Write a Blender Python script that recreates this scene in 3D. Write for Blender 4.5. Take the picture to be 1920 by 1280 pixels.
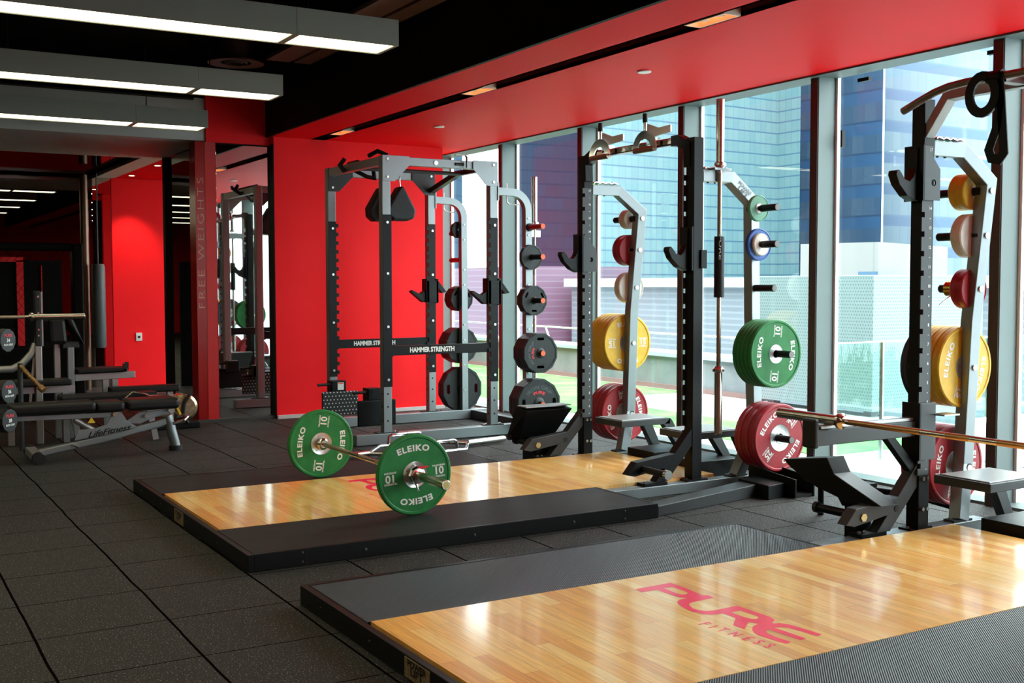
import bpy, bmesh, math, random
from mathutils import Vector, Matrix
random.seed(7)
PI = math.pi
for o in list(bpy.data.objects): bpy.data.objects.remove(o)
SC = bpy.context.scene
COL = SC.collection

# ------------------------------------------------------------------ camera
H = 1.367
YAW, PIT, ROL, FPX = 30.6615, -2.9596, -0.1105, 2118.1
cd = bpy.data.cameras.new('camera'); cam = bpy.data.objects.new('camera', cd); COL.objects.link(cam)
cd.sensor_width = 36; cd.lens = FPX / 1920 * 36; cd.clip_end = 1500; cd.clip_start = .05
yw, pt, rl = math.radians(YAW), math.radians(PIT), math.radians(ROL)
fw = Vector((math.sin(yw) * math.cos(pt), math.cos(yw) * math.cos(pt), math.sin(pt)))
rt = fw.cross(Vector((0, 0, 1))).normalized(); up = rt.cross(fw)
rt2 = rt * math.cos(rl) + up * math.sin(rl); up2 = -rt * math.sin(rl) + up * math.cos(rl)
m = Matrix((rt2, up2, -fw)).transposed().to_4x4(); m.translation = (0, 0, H)
cam.matrix_world = m
SC.camera = cam

# ------------------------------------------------------------------ sky, exposure
SC.view_settings.view_transform = 'Standard'; SC.view_settings.look = 'None'
SC.view_settings.exposure = 1.03; SC.view_settings.gamma = 1.0; SC.view_settings.use_curve_mapping = False
W = bpy.data.worlds.new('overcast_sky'); SC.world = W; W.use_nodes = True
nt = W.node_tree; nt.nodes.clear()
tc = nt.nodes.new('ShaderNodeTexCoord'); sp = nt.nodes.new('ShaderNodeSeparateXYZ')
rp = nt.nodes.new('ShaderNodeValToRGB'); bg = nt.nodes.new('ShaderNodeBackground'); wo = nt.nodes.new('ShaderNodeOutputWorld')
nt.links.new(tc.outputs['Generated'], sp.inputs[0]); nt.links.new(sp.outputs[2], rp.inputs[0])
nt.links.new(rp.outputs[0], bg.inputs[0]); nt.links.new(bg.outputs[0], wo.inputs[0])
rp.color_ramp.elements[0].position = 0.0; rp.color_ramp.elements[0].color = (.42, .48, .5, 1)
rp.color_ramp.elements[1].position = .75; rp.color_ramp.elements[1].color = (1, 1, 1, 1)
bg.inputs[1].default_value = 6.6
sd = bpy.data.lights.new('sun', 'SUN'); sd.energy = 2.2; sd.angle = .6; sd.color = (1, .97, .9)
sun = bpy.data.objects.new('sun', sd); COL.objects.link(sun)
sun.rotation_euler = Vector((-.25, -.75, 1.5)).to_track_quat('Z', 'Y').to_euler()

# ------------------------------------------------------------------ materials
def lin(c):
    return tuple((x / 12.92 if x <= .04045 else ((x + .055) / 1.055) ** 2.4) for x in (v / 255 for v in c)) + (1,)
MATS = {}
def mat(name, col, rough=.5, metal=0, spec=.5, coat=0, coatr=.1, emit=None, es=0, srgb=True):
    if name in MATS: return MATS[name]
    m_ = bpy.data.materials.new(name); m_.use_nodes = True; b = m_.node_tree.nodes['Principled BSDF']
    b.inputs['Base Color'].default_value = lin(col) if srgb else (*col, 1)
    b.inputs['Roughness'].default_value = rough; b.inputs['Metallic'].default_value = metal
    b.inputs['Specular IOR Level'].default_value = spec
    b.inputs['Coat Weight'].default_value = coat; b.inputs['Coat Roughness'].default_value = coatr
    if emit: b.inputs['Emission Color'].default_value = lin(emit); b.inputs['Emission Strength'].default_value = es
    MATS[name] = m_; return m_
def N(m_, typ, **kw):
    n = m_.node_tree.nodes.new(typ)
    for k, v in kw.items(): setattr(n, k, v)
    return n
def LK(m_, a, b): m_.node_tree.links.new(a, b)
def BS(m_): return m_.node_tree.nodes['Principled BSDF']
def noise_col(m_, c1, c2, scale=8, detail=4, coord='Object', vec=(1, 1, 1), lo=.35, hi=.65, bump=0, rough=None):
    t = N(m_, 'ShaderNodeTexCoord'); mp = N(m_, 'ShaderNodeMapping'); mp.inputs['Scale'].default_value = vec
    n = N(m_, 'ShaderNodeTexNoise'); n.inputs['Scale'].default_value = scale; n.inputs['Detail'].default_value = detail
    r = N(m_, 'ShaderNodeValToRGB'); r.color_ramp.elements[0].position = lo; r.color_ramp.elements[1].position = hi
    r.color_ramp.elements[0].color = lin(c1); r.color_ramp.elements[1].color = lin(c2)
    LK(m_, t.outputs[coord], mp.inputs[0]); LK(m_, mp.outputs[0], n.inputs['Vector']); LK(m_, n.outputs[0], r.inputs[0])
    LK(m_, r.outputs[0], BS(m_).inputs['Base Color'])
    if bump:
        b = N(m_, 'ShaderNodeBump'); b.inputs['Strength'].default_value = bump; b.inputs['Distance'].default_value = .002
        LK(m_, n.outputs[0], b.inputs['Height']); LK(m_, b.outputs[0], BS(m_).inputs['Normal'])
    return m_
def math_(m_, op, a, b=None):
    n = N(m_, 'ShaderNodeMath', operation=op)
    for i, v in enumerate((a, b)):
        if v is None: continue
        if isinstance(v, (int, float)): n.inputs[i].default_value = v
        else: LK(m_, v, n.inputs[i])
    return n.outputs[0]
def mixc(m_, f, a, b):
    n = N(m_, 'ShaderNodeMix', data_type='RGBA')
    if isinstance(f, (int, float)): n.inputs[0].default_value = f
    else: LK(m_, f, n.inputs[0])
    for i, v in ((6, a), (7, b)):
        if isinstance(v, tuple): n.inputs[i].default_value = v
        else: LK(m_, v, n.inputs[i])
    return n.outputs[2]

RED = noise_col(mat('red_wall_paint', (222, 30, 36), .6, spec=.18), (246, 20, 28), (250, 24, 32), 3)
REDC = mat('red_ceiling_paint', (228, 14, 22), .5, spec=.05)
REDD = mat('red_gloss_panel', (150, 20, 18), .18, spec=.5)
BLKP = mat('black_paint', (16, 12, 12), .6, spec=.15)
BLKC = mat('black_ceiling_paint', (14, 9, 9), .8, spec=.1)
GREYC = mat('grey_ceiling_paint', (182, 180, 175), .6)
LAMPG = mat('lamp_grey_paint', (120, 122, 112), .5)
LAMPE = mat('lamp_diffuser', (255, 250, 225), .5, emit=(255, 246, 205), es=2.6)
HALO = mat('halogen_glow', (255, 190, 130), .4, emit=(255, 150, 85), es=2.2)
HALOW = mat('halogen_housing', (225, 205, 190), .5)
WHT = mat('white_plastic', (225, 225, 222), .4)
ALU = mat('anodised_aluminium', (90, 104, 103), .5, metal=.1)
ALU_SHADE = mat('shaded_aluminium', (72, 62, 58), .45, metal=.3)  # same aluminium, darkened for faces turned away from the daylight
SILV = mat('silver_powder_coat', (138, 144, 146), .42, metal=.8)
SILW = mat('warm_silver_powder_coat', (165, 165, 163), .38, metal=.75)
BLK = mat('black_powder_coat', (12, 13, 14), .42, spec=.22)
CHAR = mat('charcoal_powder_coat', (48, 51, 53), .42, spec=.4)
RUB = noise_col(mat('black_rubber', (18, 18, 19), .5, spec=.4), (14, 14, 15), (26, 27, 28), 30)
PLT = noise_col(mat('black_plate_rubber', (34, 36, 38), .45, spec=.35), (22, 23, 25), (30, 32, 33), 60)
CHR = mat('chrome', (235, 235, 235), .1, metal=1)
BARS = mat('bright_bar_steel', (205, 198, 188), .22, metal=1)  # chrome with a warm tint painted in for the reflected wood
KNRL = noise_col(mat('knurled_bar_steel', (170, 155, 138), .42, metal=1), (150, 135, 118), (186, 172, 156), 400)
STEE = noise_col(mat('zinc_disc', (205, 205, 202), .32, metal=.8), (190, 190, 188), (215, 215, 212), 25)
BOLT = mat('bolt_steel', (200, 200, 196), .25, metal=.9)
VINY = noise_col(mat('black_vinyl', (20, 20, 21), .4, spec=.35), (12, 12, 13), (18, 18, 19), 12)
ORNG = mat('orange_cap', (235, 95, 50), .4)
REDS = mat('red_sleeve', (180, 25, 30), .3)
LETT = mat('white_print', (232, 232, 226), .5)
LETG = mat('grey_print', (120, 122, 122), .5)
LETR = mat('red_print', (205, 28, 40), .5)
LOGO = mat('red_floor_print', (250, 36, 84), .3, spec=.2, coat=.4, coatr=.15)
TAN = noise_col(mat('tan_label', (120, 100, 70), .6), (105, 88, 60), (135, 112, 80), 60)
G10 = noise_col(mat('green_bumper_rubber', (46, 120, 70), .45, spec=.3), (28, 112, 52), (36, 124, 60), 14)
Y15 = noise_col(mat('yellow_bumper_rubber', (222, 178, 40), .45, spec=.45), (212, 168, 34), (228, 184, 48), 14)
R25 = noise_col(mat('red_bumper_rubber', (166, 34, 46), .45, spec=.45), (148, 20, 34), (166, 26, 40), 14)
BLU = mat('blue_bumper_rubber', (38, 86, 165), .45)
WHP = noise_col(mat('white_bumper_rubber', (222, 218, 204), .5), (214, 208, 192), (228, 225, 214), 20)
GPALE = mat('pale_green_change_rubber', (96, 160, 128), .45)
SKIN = mat('warning_yellow', (230, 190, 40), .5)
MESHM = mat('cage_black', (8, 8, 8), .6, spec=.1)
TERR = noise_col(mat('terrace_stone', (176, 178, 178), .7), (170, 174, 174), (186, 188, 188), 2)
TURF = noise_col(mat('artificial_turf', (140, 200, 100), .9, spec=.1), (66, 122, 64), (96, 142, 80), 3)
CONC = noise_col(mat('parapet_concrete', (190, 196, 200), .8), (100, 108, 112), (116, 122, 126), 3)
PLANT = noise_col(mat('leaf_green', (110, 150, 60), .6), (70, 115, 50), (170, 190, 90), 20)

# transparent glass: partly reflecting, seen the same by every ray
def glass(name, tint, base):
    m_ = bpy.data.materials.new(name); m_.use_nodes = True; n = m_.node_tree; n.nodes.clear()
    o = N(m_, 'ShaderNodeOutputMaterial'); mx = N(m_, 'ShaderNodeMixShader'); tr = N(m_, 'ShaderNodeBsdfTransparent')
    gl = N(m_, 'ShaderNodeBsdfGlossy'); lw = N(m_, 'ShaderNodeLayerWeight'); lw.inputs[0].default_value = .5
    tr.inputs[0].default_value = (*tint, 1); gl.inputs['Roughness'].default_value = .01
    p = math_(m_, 'POWER', lw.outputs['Facing'], 5.0); p = math_(m_, 'MULTIPLY', p, .7); p = math_(m_, 'ADD', p, base)
    LK(m_, p, mx.inputs[0]); LK(m_, tr.outputs[0], mx.inputs[1]); LK(m_, gl.outputs[0], mx.inputs[2]); LK(m_, mx.outputs[0], o.inputs[0])
    MATS[name] = m_; return m_
GLS = glass('window_glass', (.93, .985, .985), .045)
GLS2 = glass('balustrade_glass', (.82, .95, .93), .05)
MIR = mat('mirror_silver', (212, 218, 214), .015, metal=1)
MIRD = mat('dark_gloss_panel', (26, 26, 30), .05, metal=.9, spec=.1)

# wood: boards along Y
WOOD = mat('oak_boards', (214, 160, 98), .3, spec=.2, coat=.6, coatr=.1)
def wood():
    m_ = WOOD; t = N(m_, 'ShaderNodeTexCoord'); s = N(m_, 'ShaderNodeSeparateXYZ'); LK(m_, t.outputs['Object'], s.inputs[0])
    c = N(m_, 'ShaderNodeCombineXYZ'); LK(m_, s.outputs[1], c.inputs[0]); LK(m_, s.outputs[0], c.inputs[1])
    b = N(m_, 'ShaderNodeTexBrick'); b.offset = .37; b.offset_frequency = 2; b.squash = 1
    LK(m_, c.outputs[0], b.inputs['Vector']); b.inputs['Scale'].default_value = 1
    b.inputs['Brick Width'].default_value = .62; b.inputs['Row Height'].default_value = .062; b.inputs['Mortar Size'].default_value = .0006
    b.inputs['Mortar Smooth'].default_value = .3; b.inputs['Color1'].default_value = (0, 0, 0, 1); b.inputs['Color2'].default_value = (1, 1, 1, 1)
    b.inputs['Mortar'].default_value = (.2, .2, .2, 1); b.inputs['Bias'].default_value = 0
    r = N(m_, 'ShaderNodeValToRGB'); e = r.color_ramp.elements
    e[0].position = 0; e[0].color = lin((250, 188, 100)); e[1].position = 1; e[1].color = lin((255, 220, 146))
    x = e.new(.12); x.color = lin((236, 170, 92)); x = e.new(.3); x.color = lin((250, 190, 102)); x = e.new(.8); x.color = lin((253, 205, 120))
    LK(m_, b.outputs['Color'], r.inputs[0])
    mp = N(m_, 'ShaderNodeMapping'); mp.inputs['Scale'].default_value = (60, 3.5, 1); LK(m_, t.outputs['Object'], mp.inputs[0])
    n = N(m_, 'ShaderNodeTexNoise'); n.inputs['Scale'].default_value = 1; n.inputs['Detail'].default_value = 6; n.inputs['Distortion'].default_value = 1.2
    LK(m_, mp.outputs[0], n.inputs['Vector'])
    r2 = N(m_, 'ShaderNodeValToRGB'); r2.color_ramp.elements[0].position = .35; r2.color_ramp.elements[1].position = .7
    r2.color_ramp.elements[0].color = (.72, .66, .6, 1); r2.color_ramp.elements[1].color = (1.05, 1.05, 1.05, 1); LK(m_, n.outputs[0], r2.inputs[0])
    mx = N(m_, 'ShaderNodeMix', data_type='RGBA', blend_type='MULTIPLY'); mx.inputs[0].default_value = .7
    LK(m_, r.outputs[0], mx.inputs[6]); LK(m_, r2.outputs[0], mx.inputs[7])
    m2 = mixc(m_, b.outputs['Fac'], mx.outputs[2], lin((120, 78, 44))); LK(m_, m2, BS(m_).inputs['Base Color'])
wood()
# rubber floor tiles with seams
FLOOR = mat('rubber_floor_tiles', (62, 60, 58), .66, spec=.3)
def floor_mat():
    m_ = FLOOR; t = N(m_, 'ShaderNodeTexCoord'); s = N(m_, 'ShaderNodeSeparateXYZ'); LK(m_, t.outputs['Object'], s.inputs[0])
    w = N(m_, 'ShaderNodeTexNoise'); w.inputs['Scale'].default_value = 1.3; LK(m_, t.outputs['Object'], w.inputs['Vector'])
    def seam(o, off, pitch, half):
        a = math_(m_, 'SUBTRACT', o, off); a = math_(m_, 'DIVIDE', a, pitch); a = math_(m_, 'FRACT', a)
        a = math_(m_, 'SUBTRACT', a, .5); a = math_(m_, 'ABSOLUTE', a); a = math_(m_, 'SUBTRACT', .5, a); a = math_(m_, 'MULTIPLY', a, pitch)
        return math_(m_, 'LESS_THAN', a, half)
    wob = math_(m_, 'MULTIPLY', math_(m_, 'SUBTRACT', w.outputs[0], .5), .03)
    f = math_(m_, 'MAXIMUM', seam(math_(m_, 'ADD', s.outputs[0], wob), -20 * .503 + .604, .503, .0055), seam(math_(m_, 'ADD', s.outputs[1], wob), -20 * .517 + 4.10, .517, .0034))
    n = N(m_, 'ShaderNodeTexNoise'); n.inputs['Scale'].default_value = 150; n.inputs['Detail'].default_value = 2; LK(m_, t.outputs['Object'], n.inputs['Vector'])
    r = N(m_, 'ShaderNodeValToRGB'); e = r.color_ramp.elements; e[0].position = .38; e[0].color = lin((17, 16, 15)); e[1].position = .68; e[1].color = lin((165, 160, 154))
    x = e.new(.64); x.color = lin((40, 38, 35)); LK(m_, n.outputs[0], r.inputs[0])
    n2 = N(m_, 'ShaderNodeTexNoise'); n2.inputs['Scale'].default_value = 1.7; n2.inputs['Detail'].default_value = 5; LK(m_, t.outputs['Object'], n2.inputs['Vector'])
    mx = N(m_, 'ShaderNodeMix', data_type='RGBA', blend_type='MULTIPLY'); mx.inputs[0].default_value = .5
    LK(m_, r.outputs[0], mx.inputs[6]); LK(m_, n2.outputs['Color'], mx.inputs[7])
    mx2 = N(m_, 'ShaderNodeMix', data_type='RGBA', blend_type='MULTIPLY'); mx2.inputs[0].default_value = 1
    c = mixc(m_, f, r.outputs[0], (.004, .003, .003, 1)); LK(m_, c, BS(m_).inputs['Base Color'])
    LK(m_, math_(m_, 'MULTIPLY', math_(m_, 'SUBTRACT', 1.0, f), .3), BS(m_).inputs['Specular IOR Level'])
    b = N(m_, 'ShaderNodeBump'); b.inputs['Strength'].default_value = .35; b.inputs['Distance'].default_value = .003
    h = math_(m_, 'SUBTRACT', n.outputs[0], math_(m_, 'MULTIPLY', f, 3.0)); LK(m_, h, b.inputs['Height']); LK(m_, b.outputs[0], BS(m_).inputs['Normal'])
floor_mat()
MATR = noise_col(mat('smooth_rubber_mat', (50, 48, 48), .6, spec=.25), (20, 19, 19), (36, 34, 34), 3, 8, vec=(1, 2.2, 1), lo=.3, hi=.7, bump=.1)
RIBM = mat('ribbed_rubber_mat', (60, 60, 62), .46, spec=.27)
def rib():
    m_ = RIBM; t = N(m_, 'ShaderNodeTexCoord'); s = N(m_, 'ShaderNodeSeparateXYZ'); LK(m_, t.outputs['Object'], s.inputs[0])
    d = math_(m_, 'SUBTRACT', s.outputs[0], math_(m_, 'MULTIPLY', s.outputs[1], .93)); d = math_(m_, 'MULTIPLY', d, 2 * PI / .0105)
    w = math_(m_, 'MULTIPLY', math_(m_, 'ADD', math_(m_, 'SINE', d), 1.0), .5)
    n = N(m_, 'ShaderNodeTexNoise'); n.inputs['Scale'].default_value = 3; n.inputs['Detail'].default_value = 8; LK(m_, t.outputs['Object'], n.inputs['Vector'])
    r = N(m_, 'ShaderNodeValToRGB'); r.color_ramp.elements[0].position = .3; r.color_ramp.elements[1].position = .7
    r.color_ramp.elements[0].color = lin((20, 19, 20)); r.color_ramp.elements[1].color = lin((36, 35, 36)); LK(m_, n.outputs[0], r.inputs[0])
    c = mixc(m_, w, (.012, .012, .013, 1), r.outputs[0]); LK(m_, c, BS(m_).inputs['Base Color'])
    b = N(m_, 'ShaderNodeBump'); b.inputs['Strength'].default_value = .8; b.inputs['Distance'].default_value = .003
    LK(m_, w, b.inputs['Height']); LK(m_, b.outputs[0], BS(m_).inputs['Normal'])
rib()
def perf(name, c1, c2, pitch, rad, ux=0, uz=2):
    m_ = mat(name, c1, .5); t = N(m_, 'ShaderNodeTexCoord'); s = N(m_, 'ShaderNodeSeparateXYZ'); LK(m_, t.outputs['Object'], s.inputs[0])
    a = math_(m_, 'ADD', s.outputs[0], s.outputs[1]); z = s.outputs[2]
    row = math_(m_, 'FLOOR', math_(m_, 'DIVIDE', z, pitch)); a = math_(m_, 'ADD', a, math_(m_, 'MULTIPLY', row, pitch / 2))
    fx = math_(m_, 'SUBTRACT', math_(m_, 'FRACT', math_(m_, 'DIVIDE', a, pitch)), .5); fz = math_(m_, 'SUBTRACT', math_(m_, 'FRACT', math_(m_, 'DIVIDE', z, pitch)), .5)
    d = math_(m_, 'SQRT', math_(m_, 'ADD', math_(m_, 'MULTIPLY', fx, fx), math_(m_, 'MULTIPLY', fz, fz)))
    f = math_(m_, 'LESS_THAN', d, rad); LK(m_, mixc(m_, f, lin(c1), lin(c2)), BS(m_).inputs['Base Color']); return m_
PERF = perf('perforated_white_metal', (104, 122, 124), (72, 92, 96), .034, .25)
TREAD = perf('diamond_tread_rubber', (10, 10, 10), (190, 190, 190), .034, .17)
def dk(c, f=.225): return tuple(int(255 * ((v / 255) * f ** (1 / 2.2))) for v in c)
def facade(name, wall, line, band, fw_, fh, lw_=.06, lh=.08, bandf=0, metal=0, rough=.35, varf=.25):
    wall, line, band = dk(wall), dk(line), dk(band)
    m_ = mat(name, wall, rough, metal=metal, spec=.5); t = N(m_, 'ShaderNodeTexCoord'); s = N(m_, 'ShaderNodeSeparateXYZ'); LK(m_, t.outputs['Object'], s.inputs[0])
    a = math_(m_, 'DIVIDE', math_(m_, 'ADD', s.outputs[0], math_(m_, 'MULTIPLY', s.outputs[1], 1.0)), fw_); z = math_(m_, 'DIVIDE', s.outputs[2], fh)
    fx = math_(m_, 'LESS_THAN', math_(m_, 'FRACT', a), lw_); fz = math_(m_, 'LESS_THAN', math_(m_, 'FRACT', z), lh)
    f = math_(m_, 'MAXIMUM', math_(m_, 'MULTIPLY', fx, .5), fz)
    wn = N(m_, 'ShaderNodeTexWhiteNoise', noise_dimensions='2D'); c = N(m_, 'ShaderNodeCombineXYZ')
    LK(m_, math_(m_, 'FLOOR', a), c.inputs[0]); LK(m_, math_(m_, 'FLOOR', z), c.inputs[1]); LK(m_, c.outputs[0], wn.inputs['Vector'])
    n = N(m_, 'ShaderNodeTexNoise'); n.inputs['Scale'].default_value = .03; n.inputs['Detail'].default_value = 3; LK(m_, t.outputs['Object'], n.inputs['Vector'])
    v = math_(m_, 'ADD', math_(m_, 'MULTIPLY', wn.outputs['Value'], varf), math_(m_, 'MULTIPLY', n.outputs[0], 1 - varf))
    r = N(m_, 'ShaderNodeValToRGB'); r.color_ramp.elements[0].position = .35; r.color_ramp.elements[1].position = .65
    r.color_ramp.elements[0].color = lin(wall); r.color_ramp.elements[1].color = lin(band); LK(m_, v, r.inputs[0])
    cc = mixc(m_, f, r.outputs[0], lin(line))
    if bandf:
        bz = math_(m_, 'GREATER_THAN', math_(m_, 'FRACT', z), 1 - bandf); cc = mixc(m_, bz, cc, lin(dk((92, 150, 212))))
    LK(m_, cc, BS(m_).inputs['Base Color']); return m_

# ------------------------------------------------------------------ mesh builder
ORIG = {}          # world location of every root / part
class MB:
    def __init__(s): s.b = bmesh.new(); s.smooth = False
    def face(s, vs):
        try: return s.b.faces.new(vs)
        except ValueError: return None
    def hexa(s, P):
        v = [s.b.verts.new(p) for p in P]
        for f in ((0, 3, 2, 1), (4, 5, 6, 7), (0, 1, 5, 4), (1, 2, 6, 5), (2, 3, 7, 6), (3, 0, 4, 7)): s.face([v[i] for i in f])
        return s
    def box(s, x0, x1, y0, y1, z0, z1):
        return s.hexa([(x0, y0, z0), (x1, y0, z0), (x1, y1, z0), (x0, y1, z0), (x0, y0, z1), (x1, y0, z1), (x1, y1, z1), (x0, y1, z1)])
    def prism(s, pts, vec):
        vec = Vector(vec); a = [s.b.verts.new(Vector(p)) for p in pts]; c = [s.b.verts.new(Vector(p) + vec) for p in pts]; n = len(pts)
        s.face(a); s.face(c[::-1])
        for i in range(n): s.face([a[i], c[i], c[(i + 1) % n], a[(i + 1) % n]])
        return s
    def xz(s, pts, y0, y1): return s.prism([(p[0], y0, p[1]) for p in pts], (0, y1 - y0, 0))
    def yz(s, pts, x0, x1): return s.prism([(x0, p[0], p[1]) for p in pts], (x1 - x0, 0, 0))
    def sweep(s, path, sec, closed=False):
        """sweep a section (list of (a,b)) along a path with mitred corners; a = side, b = up"""
        P = [Vector(p) for p in path]; n = len(P); rings = []
        prev = None
        for i in range(n):
            if closed: d0 = (P[i] - P[i - 1]).normalized(); d1 = (P[(i + 1) % n] - P[i]).normalized()
            else:
                d1 = (P[min(i + 1, n - 1)] - P[max(i, 0)]) if i < n - 1 else (P[i] - P[i - 1]); d0 = (P[i] - P[i - 1]) if i > 0 else d1
                d0 = d0.normalized(); d1 = d1.normalized()
            t = (d0 + d1).normalized()
            if prev is None:
                ref = Vector((0, 0, 1)) if abs(d0.z) < .9 else Vector((1, 0, 0))
                side = d0.cross(ref).normalized()
            else:
                side = prev - d0 * prev.dot(d0)
                side = side.normalized()
            upv = side.cross(d0).normalized(); prev = side
            k = max(.3, t.dot(d0)); ring = []
            for a, b in sec:
                off = side * a + upv * b
                # shear onto mitre plane
                off = off - d0 * (off.dot(t) / k)
                ring.append(s.b.verts.new(P[i] + off))
            rings.append(ring)
            # carry the frame over the bend
            ax = d0.cross(d1)
            if ax.length > 1e-6: prev = Matrix.Rotation(d0.angle(d1), 3, ax.normalized()) @ prev
        m_ = len(sec); R_ = n if closed else n - 1
        for i in range(R_):
            a, c = rings[i], rings[(i + 1) % n]
            for j in range(m_): s.face([a[j], a[(j + 1) % m_], c[(j + 1) % m_], c[j]])
        if not closed: s.face(rings[0][::-1]); s.face(rings[-1])
        return s
    def tube(s, path, r, seg=12, closed=False):
        s.smooth = True
        return s.sweep(path, [(r * math.cos(2 * PI * k / seg), r * math.sin(2 * PI * k / seg)) for k in range(seg)], closed)
    def rtube(s, path, w, h):
        return s.sweep(path, [(-w / 2, -h / 2), (w / 2, -h / 2), (w / 2, h / 2), (-w / 2, h / 2)])
    def lathe(s, prof, c=(0, 0, 0), ax='y', seg=48):
        """prof: closed list of (radius, along-axis)"""
        s.smooth = True; rings = []
        for k in range(seg):
            a = 2 * PI * k / seg; ring = []
            for r, t in prof:
                u, v = r * math.cos(a), r * math.sin(a)
                p = {'y': (u, t, v), 'z': (u, v, t), 'x': (t, u, v)}[ax]
                ring.append(s.b.verts.new(Vector(p) + Vector(c)))
            rings.append(ring)
        n = len(prof)
        for k in range(seg):
            a, b2 = rings[k], rings[(k + 1) % seg]
            for j in range(n): s.face([a[j], b2[j], b2[(j + 1) % n], a[(j + 1) % n]])
        return s
    def cyl(s, p0, p1, r, seg=16): return s.tube([p0, p1], r, seg)
    def sph(s, c, r, sc=(1, 1, 1), seg=12):
        s.smooth = True
        bmesh.ops.create_uvsphere(s.b, u_segments=seg, v_segments=seg // 2 + 2, radius=r, matrix=Matrix.Translation(c) @ Matrix.Diagonal((*sc, 1)))
        return s
    def mesh(s, me, f):
        v = [s.b.verts.new(f(x.co)) for x in me.vertices]
        for p in me.polygons: s.face([v[i] for i in p.vertices])
        return s
    def build(s, name, mtl, parent=None, bevel=0, seg=2, at=None):
        bmesh.ops.recalc_face_normals(s.b, faces=s.b.faces)
        me = bpy.data.meshes.new(name); o = bpy.data.objects.new(name, me); COL.objects.link(o)
        org = Vector((0, 0, 0))
        if parent is not None: org = ORIG.get(parent.name, Vector((0, 0, 0))); o.parent = parent; o.location = (0, 0, 0)
        elif at is not None: org = Vector(at); o.location = org
        for v in s.b.verts: v.co -= org
        s.b.to_mesh(me); s.b.free(); ORIG[o.name] = org
        if s.smooth:
            me.polygons.foreach_set('use_smooth', [True] * len(me.polygons)); me.set_sharp_from_angle(angle=math.radians(35))
        me.materials.append(mtl)
        if bevel:
            md = o.modifiers.new('edge', 'BEVEL'); md.width = bevel; md.segments = seg; md.limit_method = 'ANGLE'; md.angle_limit = math.radians(40)
        return o
def thing(name, label, cat, loc=(0, 0, 0), group=None):
    o = bpy.data.objects.new(name, None); COL.objects.link(o); o.location = loc; o.empty_display_size = .1
    o['label'] = label; o['category'] = cat
    if group: o['group'] = group
    ORIG[o.name] = Vector(loc); return o
def tag(o, label, cat, group=None, kind=None):
    o['label'] = label; o['category'] = cat
    if group: o['group'] = group
    if kind: o['kind'] = kind
    return o
def struct(name, mb, mtl, label=None, bevel=0):
    o = mb.build(name, mtl, bevel=bevel); o['kind'] = 'structure'; o['label'] = label or name.replace('_', ' '); o['category'] = name.split('_')[0]; return o
def copy_tree(o, parent=None):
    c = o.copy(); COL.objects.link(c); c.parent = parent
    for ch in list(o.children): copy_tree(ch, c)
    return c
DG = bpy.context.evaluated_depsgraph_get
def _eval(cu):
    ob = bpy.data.objects.new('tmp', cu); COL.objects.link(ob); dg = DG(); dg.update()
    me = bpy.data.meshes.new_from_object(ob.evaluated_get(dg)); bpy.data.objects.remove(ob); bpy.data.curves.remove(cu); return me
TXT = {}
def text(body, size, bold=0, xs=1, space=1, shear=0, ext=0):
    k = (body, size, bold, xs, space, shear, ext)
    if k in TXT: return TXT[k]
    cu = bpy.data.curves.new('t', 'FONT'); cu.body = body; cu.size = size; cu.offset = bold; cu.space_character = space; cu.shear = shear
    cu.align_x = 'CENTER'; cu.align_y = 'CENTER'; cu.resolution_u = 3; cu.fill_mode = 'FRONT'; cu.extrude = ext
    if ext: cu.fill_mode = 'BOTH'
    me = _eval(cu)
    for v in me.vertices: v.co.x *= xs
    TXT[k] = me; return me
def plate2d(loops, depth=0, bev=0):
    """flat shape with holes -> mesh in XY, extruded along Z"""
    cu = bpy.data.curves.new('p', 'CURVE'); cu.dimensions = '2D'; cu.fill_mode = 'BOTH'; cu.extrude = depth / 2; cu.bevel_depth = bev
    for L_ in loops:
        sp_ = cu.splines.new('POLY'); sp_.points.add(len(L_) - 1); sp_.use_cyclic_u = True
        for i, p in enumerate(L_): sp_.points[i].co = (p[0], p[1], 0, 1)
    return _eval(cu)
def circ(cx, cy, r, n=24, a0=0): return [(cx + r * math.cos(a0 + 2 * PI * k / n), cy + r * math.sin(a0 + 2 * PI * k / n)) for k in range(n)]

# ------------------------------------------------------------------ room shell
CE, WX = 2.83, 6.0
struct('floor', MB().box(-6, 6.0, -3.5, 34, -.1, 0), FLOOR)
struct('ceiling', MB().box(-6, 3.73, -3.5, 34, 3.6, 3.7), BLKC, 'black upper ceiling')
sof = MB()
for x0, x1 in ((3.73, 4.16), (4.29, 5.94)): sof.box(x0, x1, -3.5, 34, CE, CE + .02)
o = struct('ceiling_soffit', sof, REDC, 'lowered red ceiling along the windows'); o.name = 'ceiling_2'
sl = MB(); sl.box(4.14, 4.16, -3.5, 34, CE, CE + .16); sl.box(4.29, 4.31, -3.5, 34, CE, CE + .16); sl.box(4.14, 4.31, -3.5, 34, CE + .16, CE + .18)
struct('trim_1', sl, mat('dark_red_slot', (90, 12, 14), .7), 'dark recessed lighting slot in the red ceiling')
struct('trim_2', MB().box(3.70, 3.73, -3.5, 34, CE, 3.6), BLKP, 'black side face of the lowered ceiling')
struct('wall_back', MB().box(3.755, 5.65, 11.0, 11.6, 0, CE), RED, 'bright red end wall')
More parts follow.
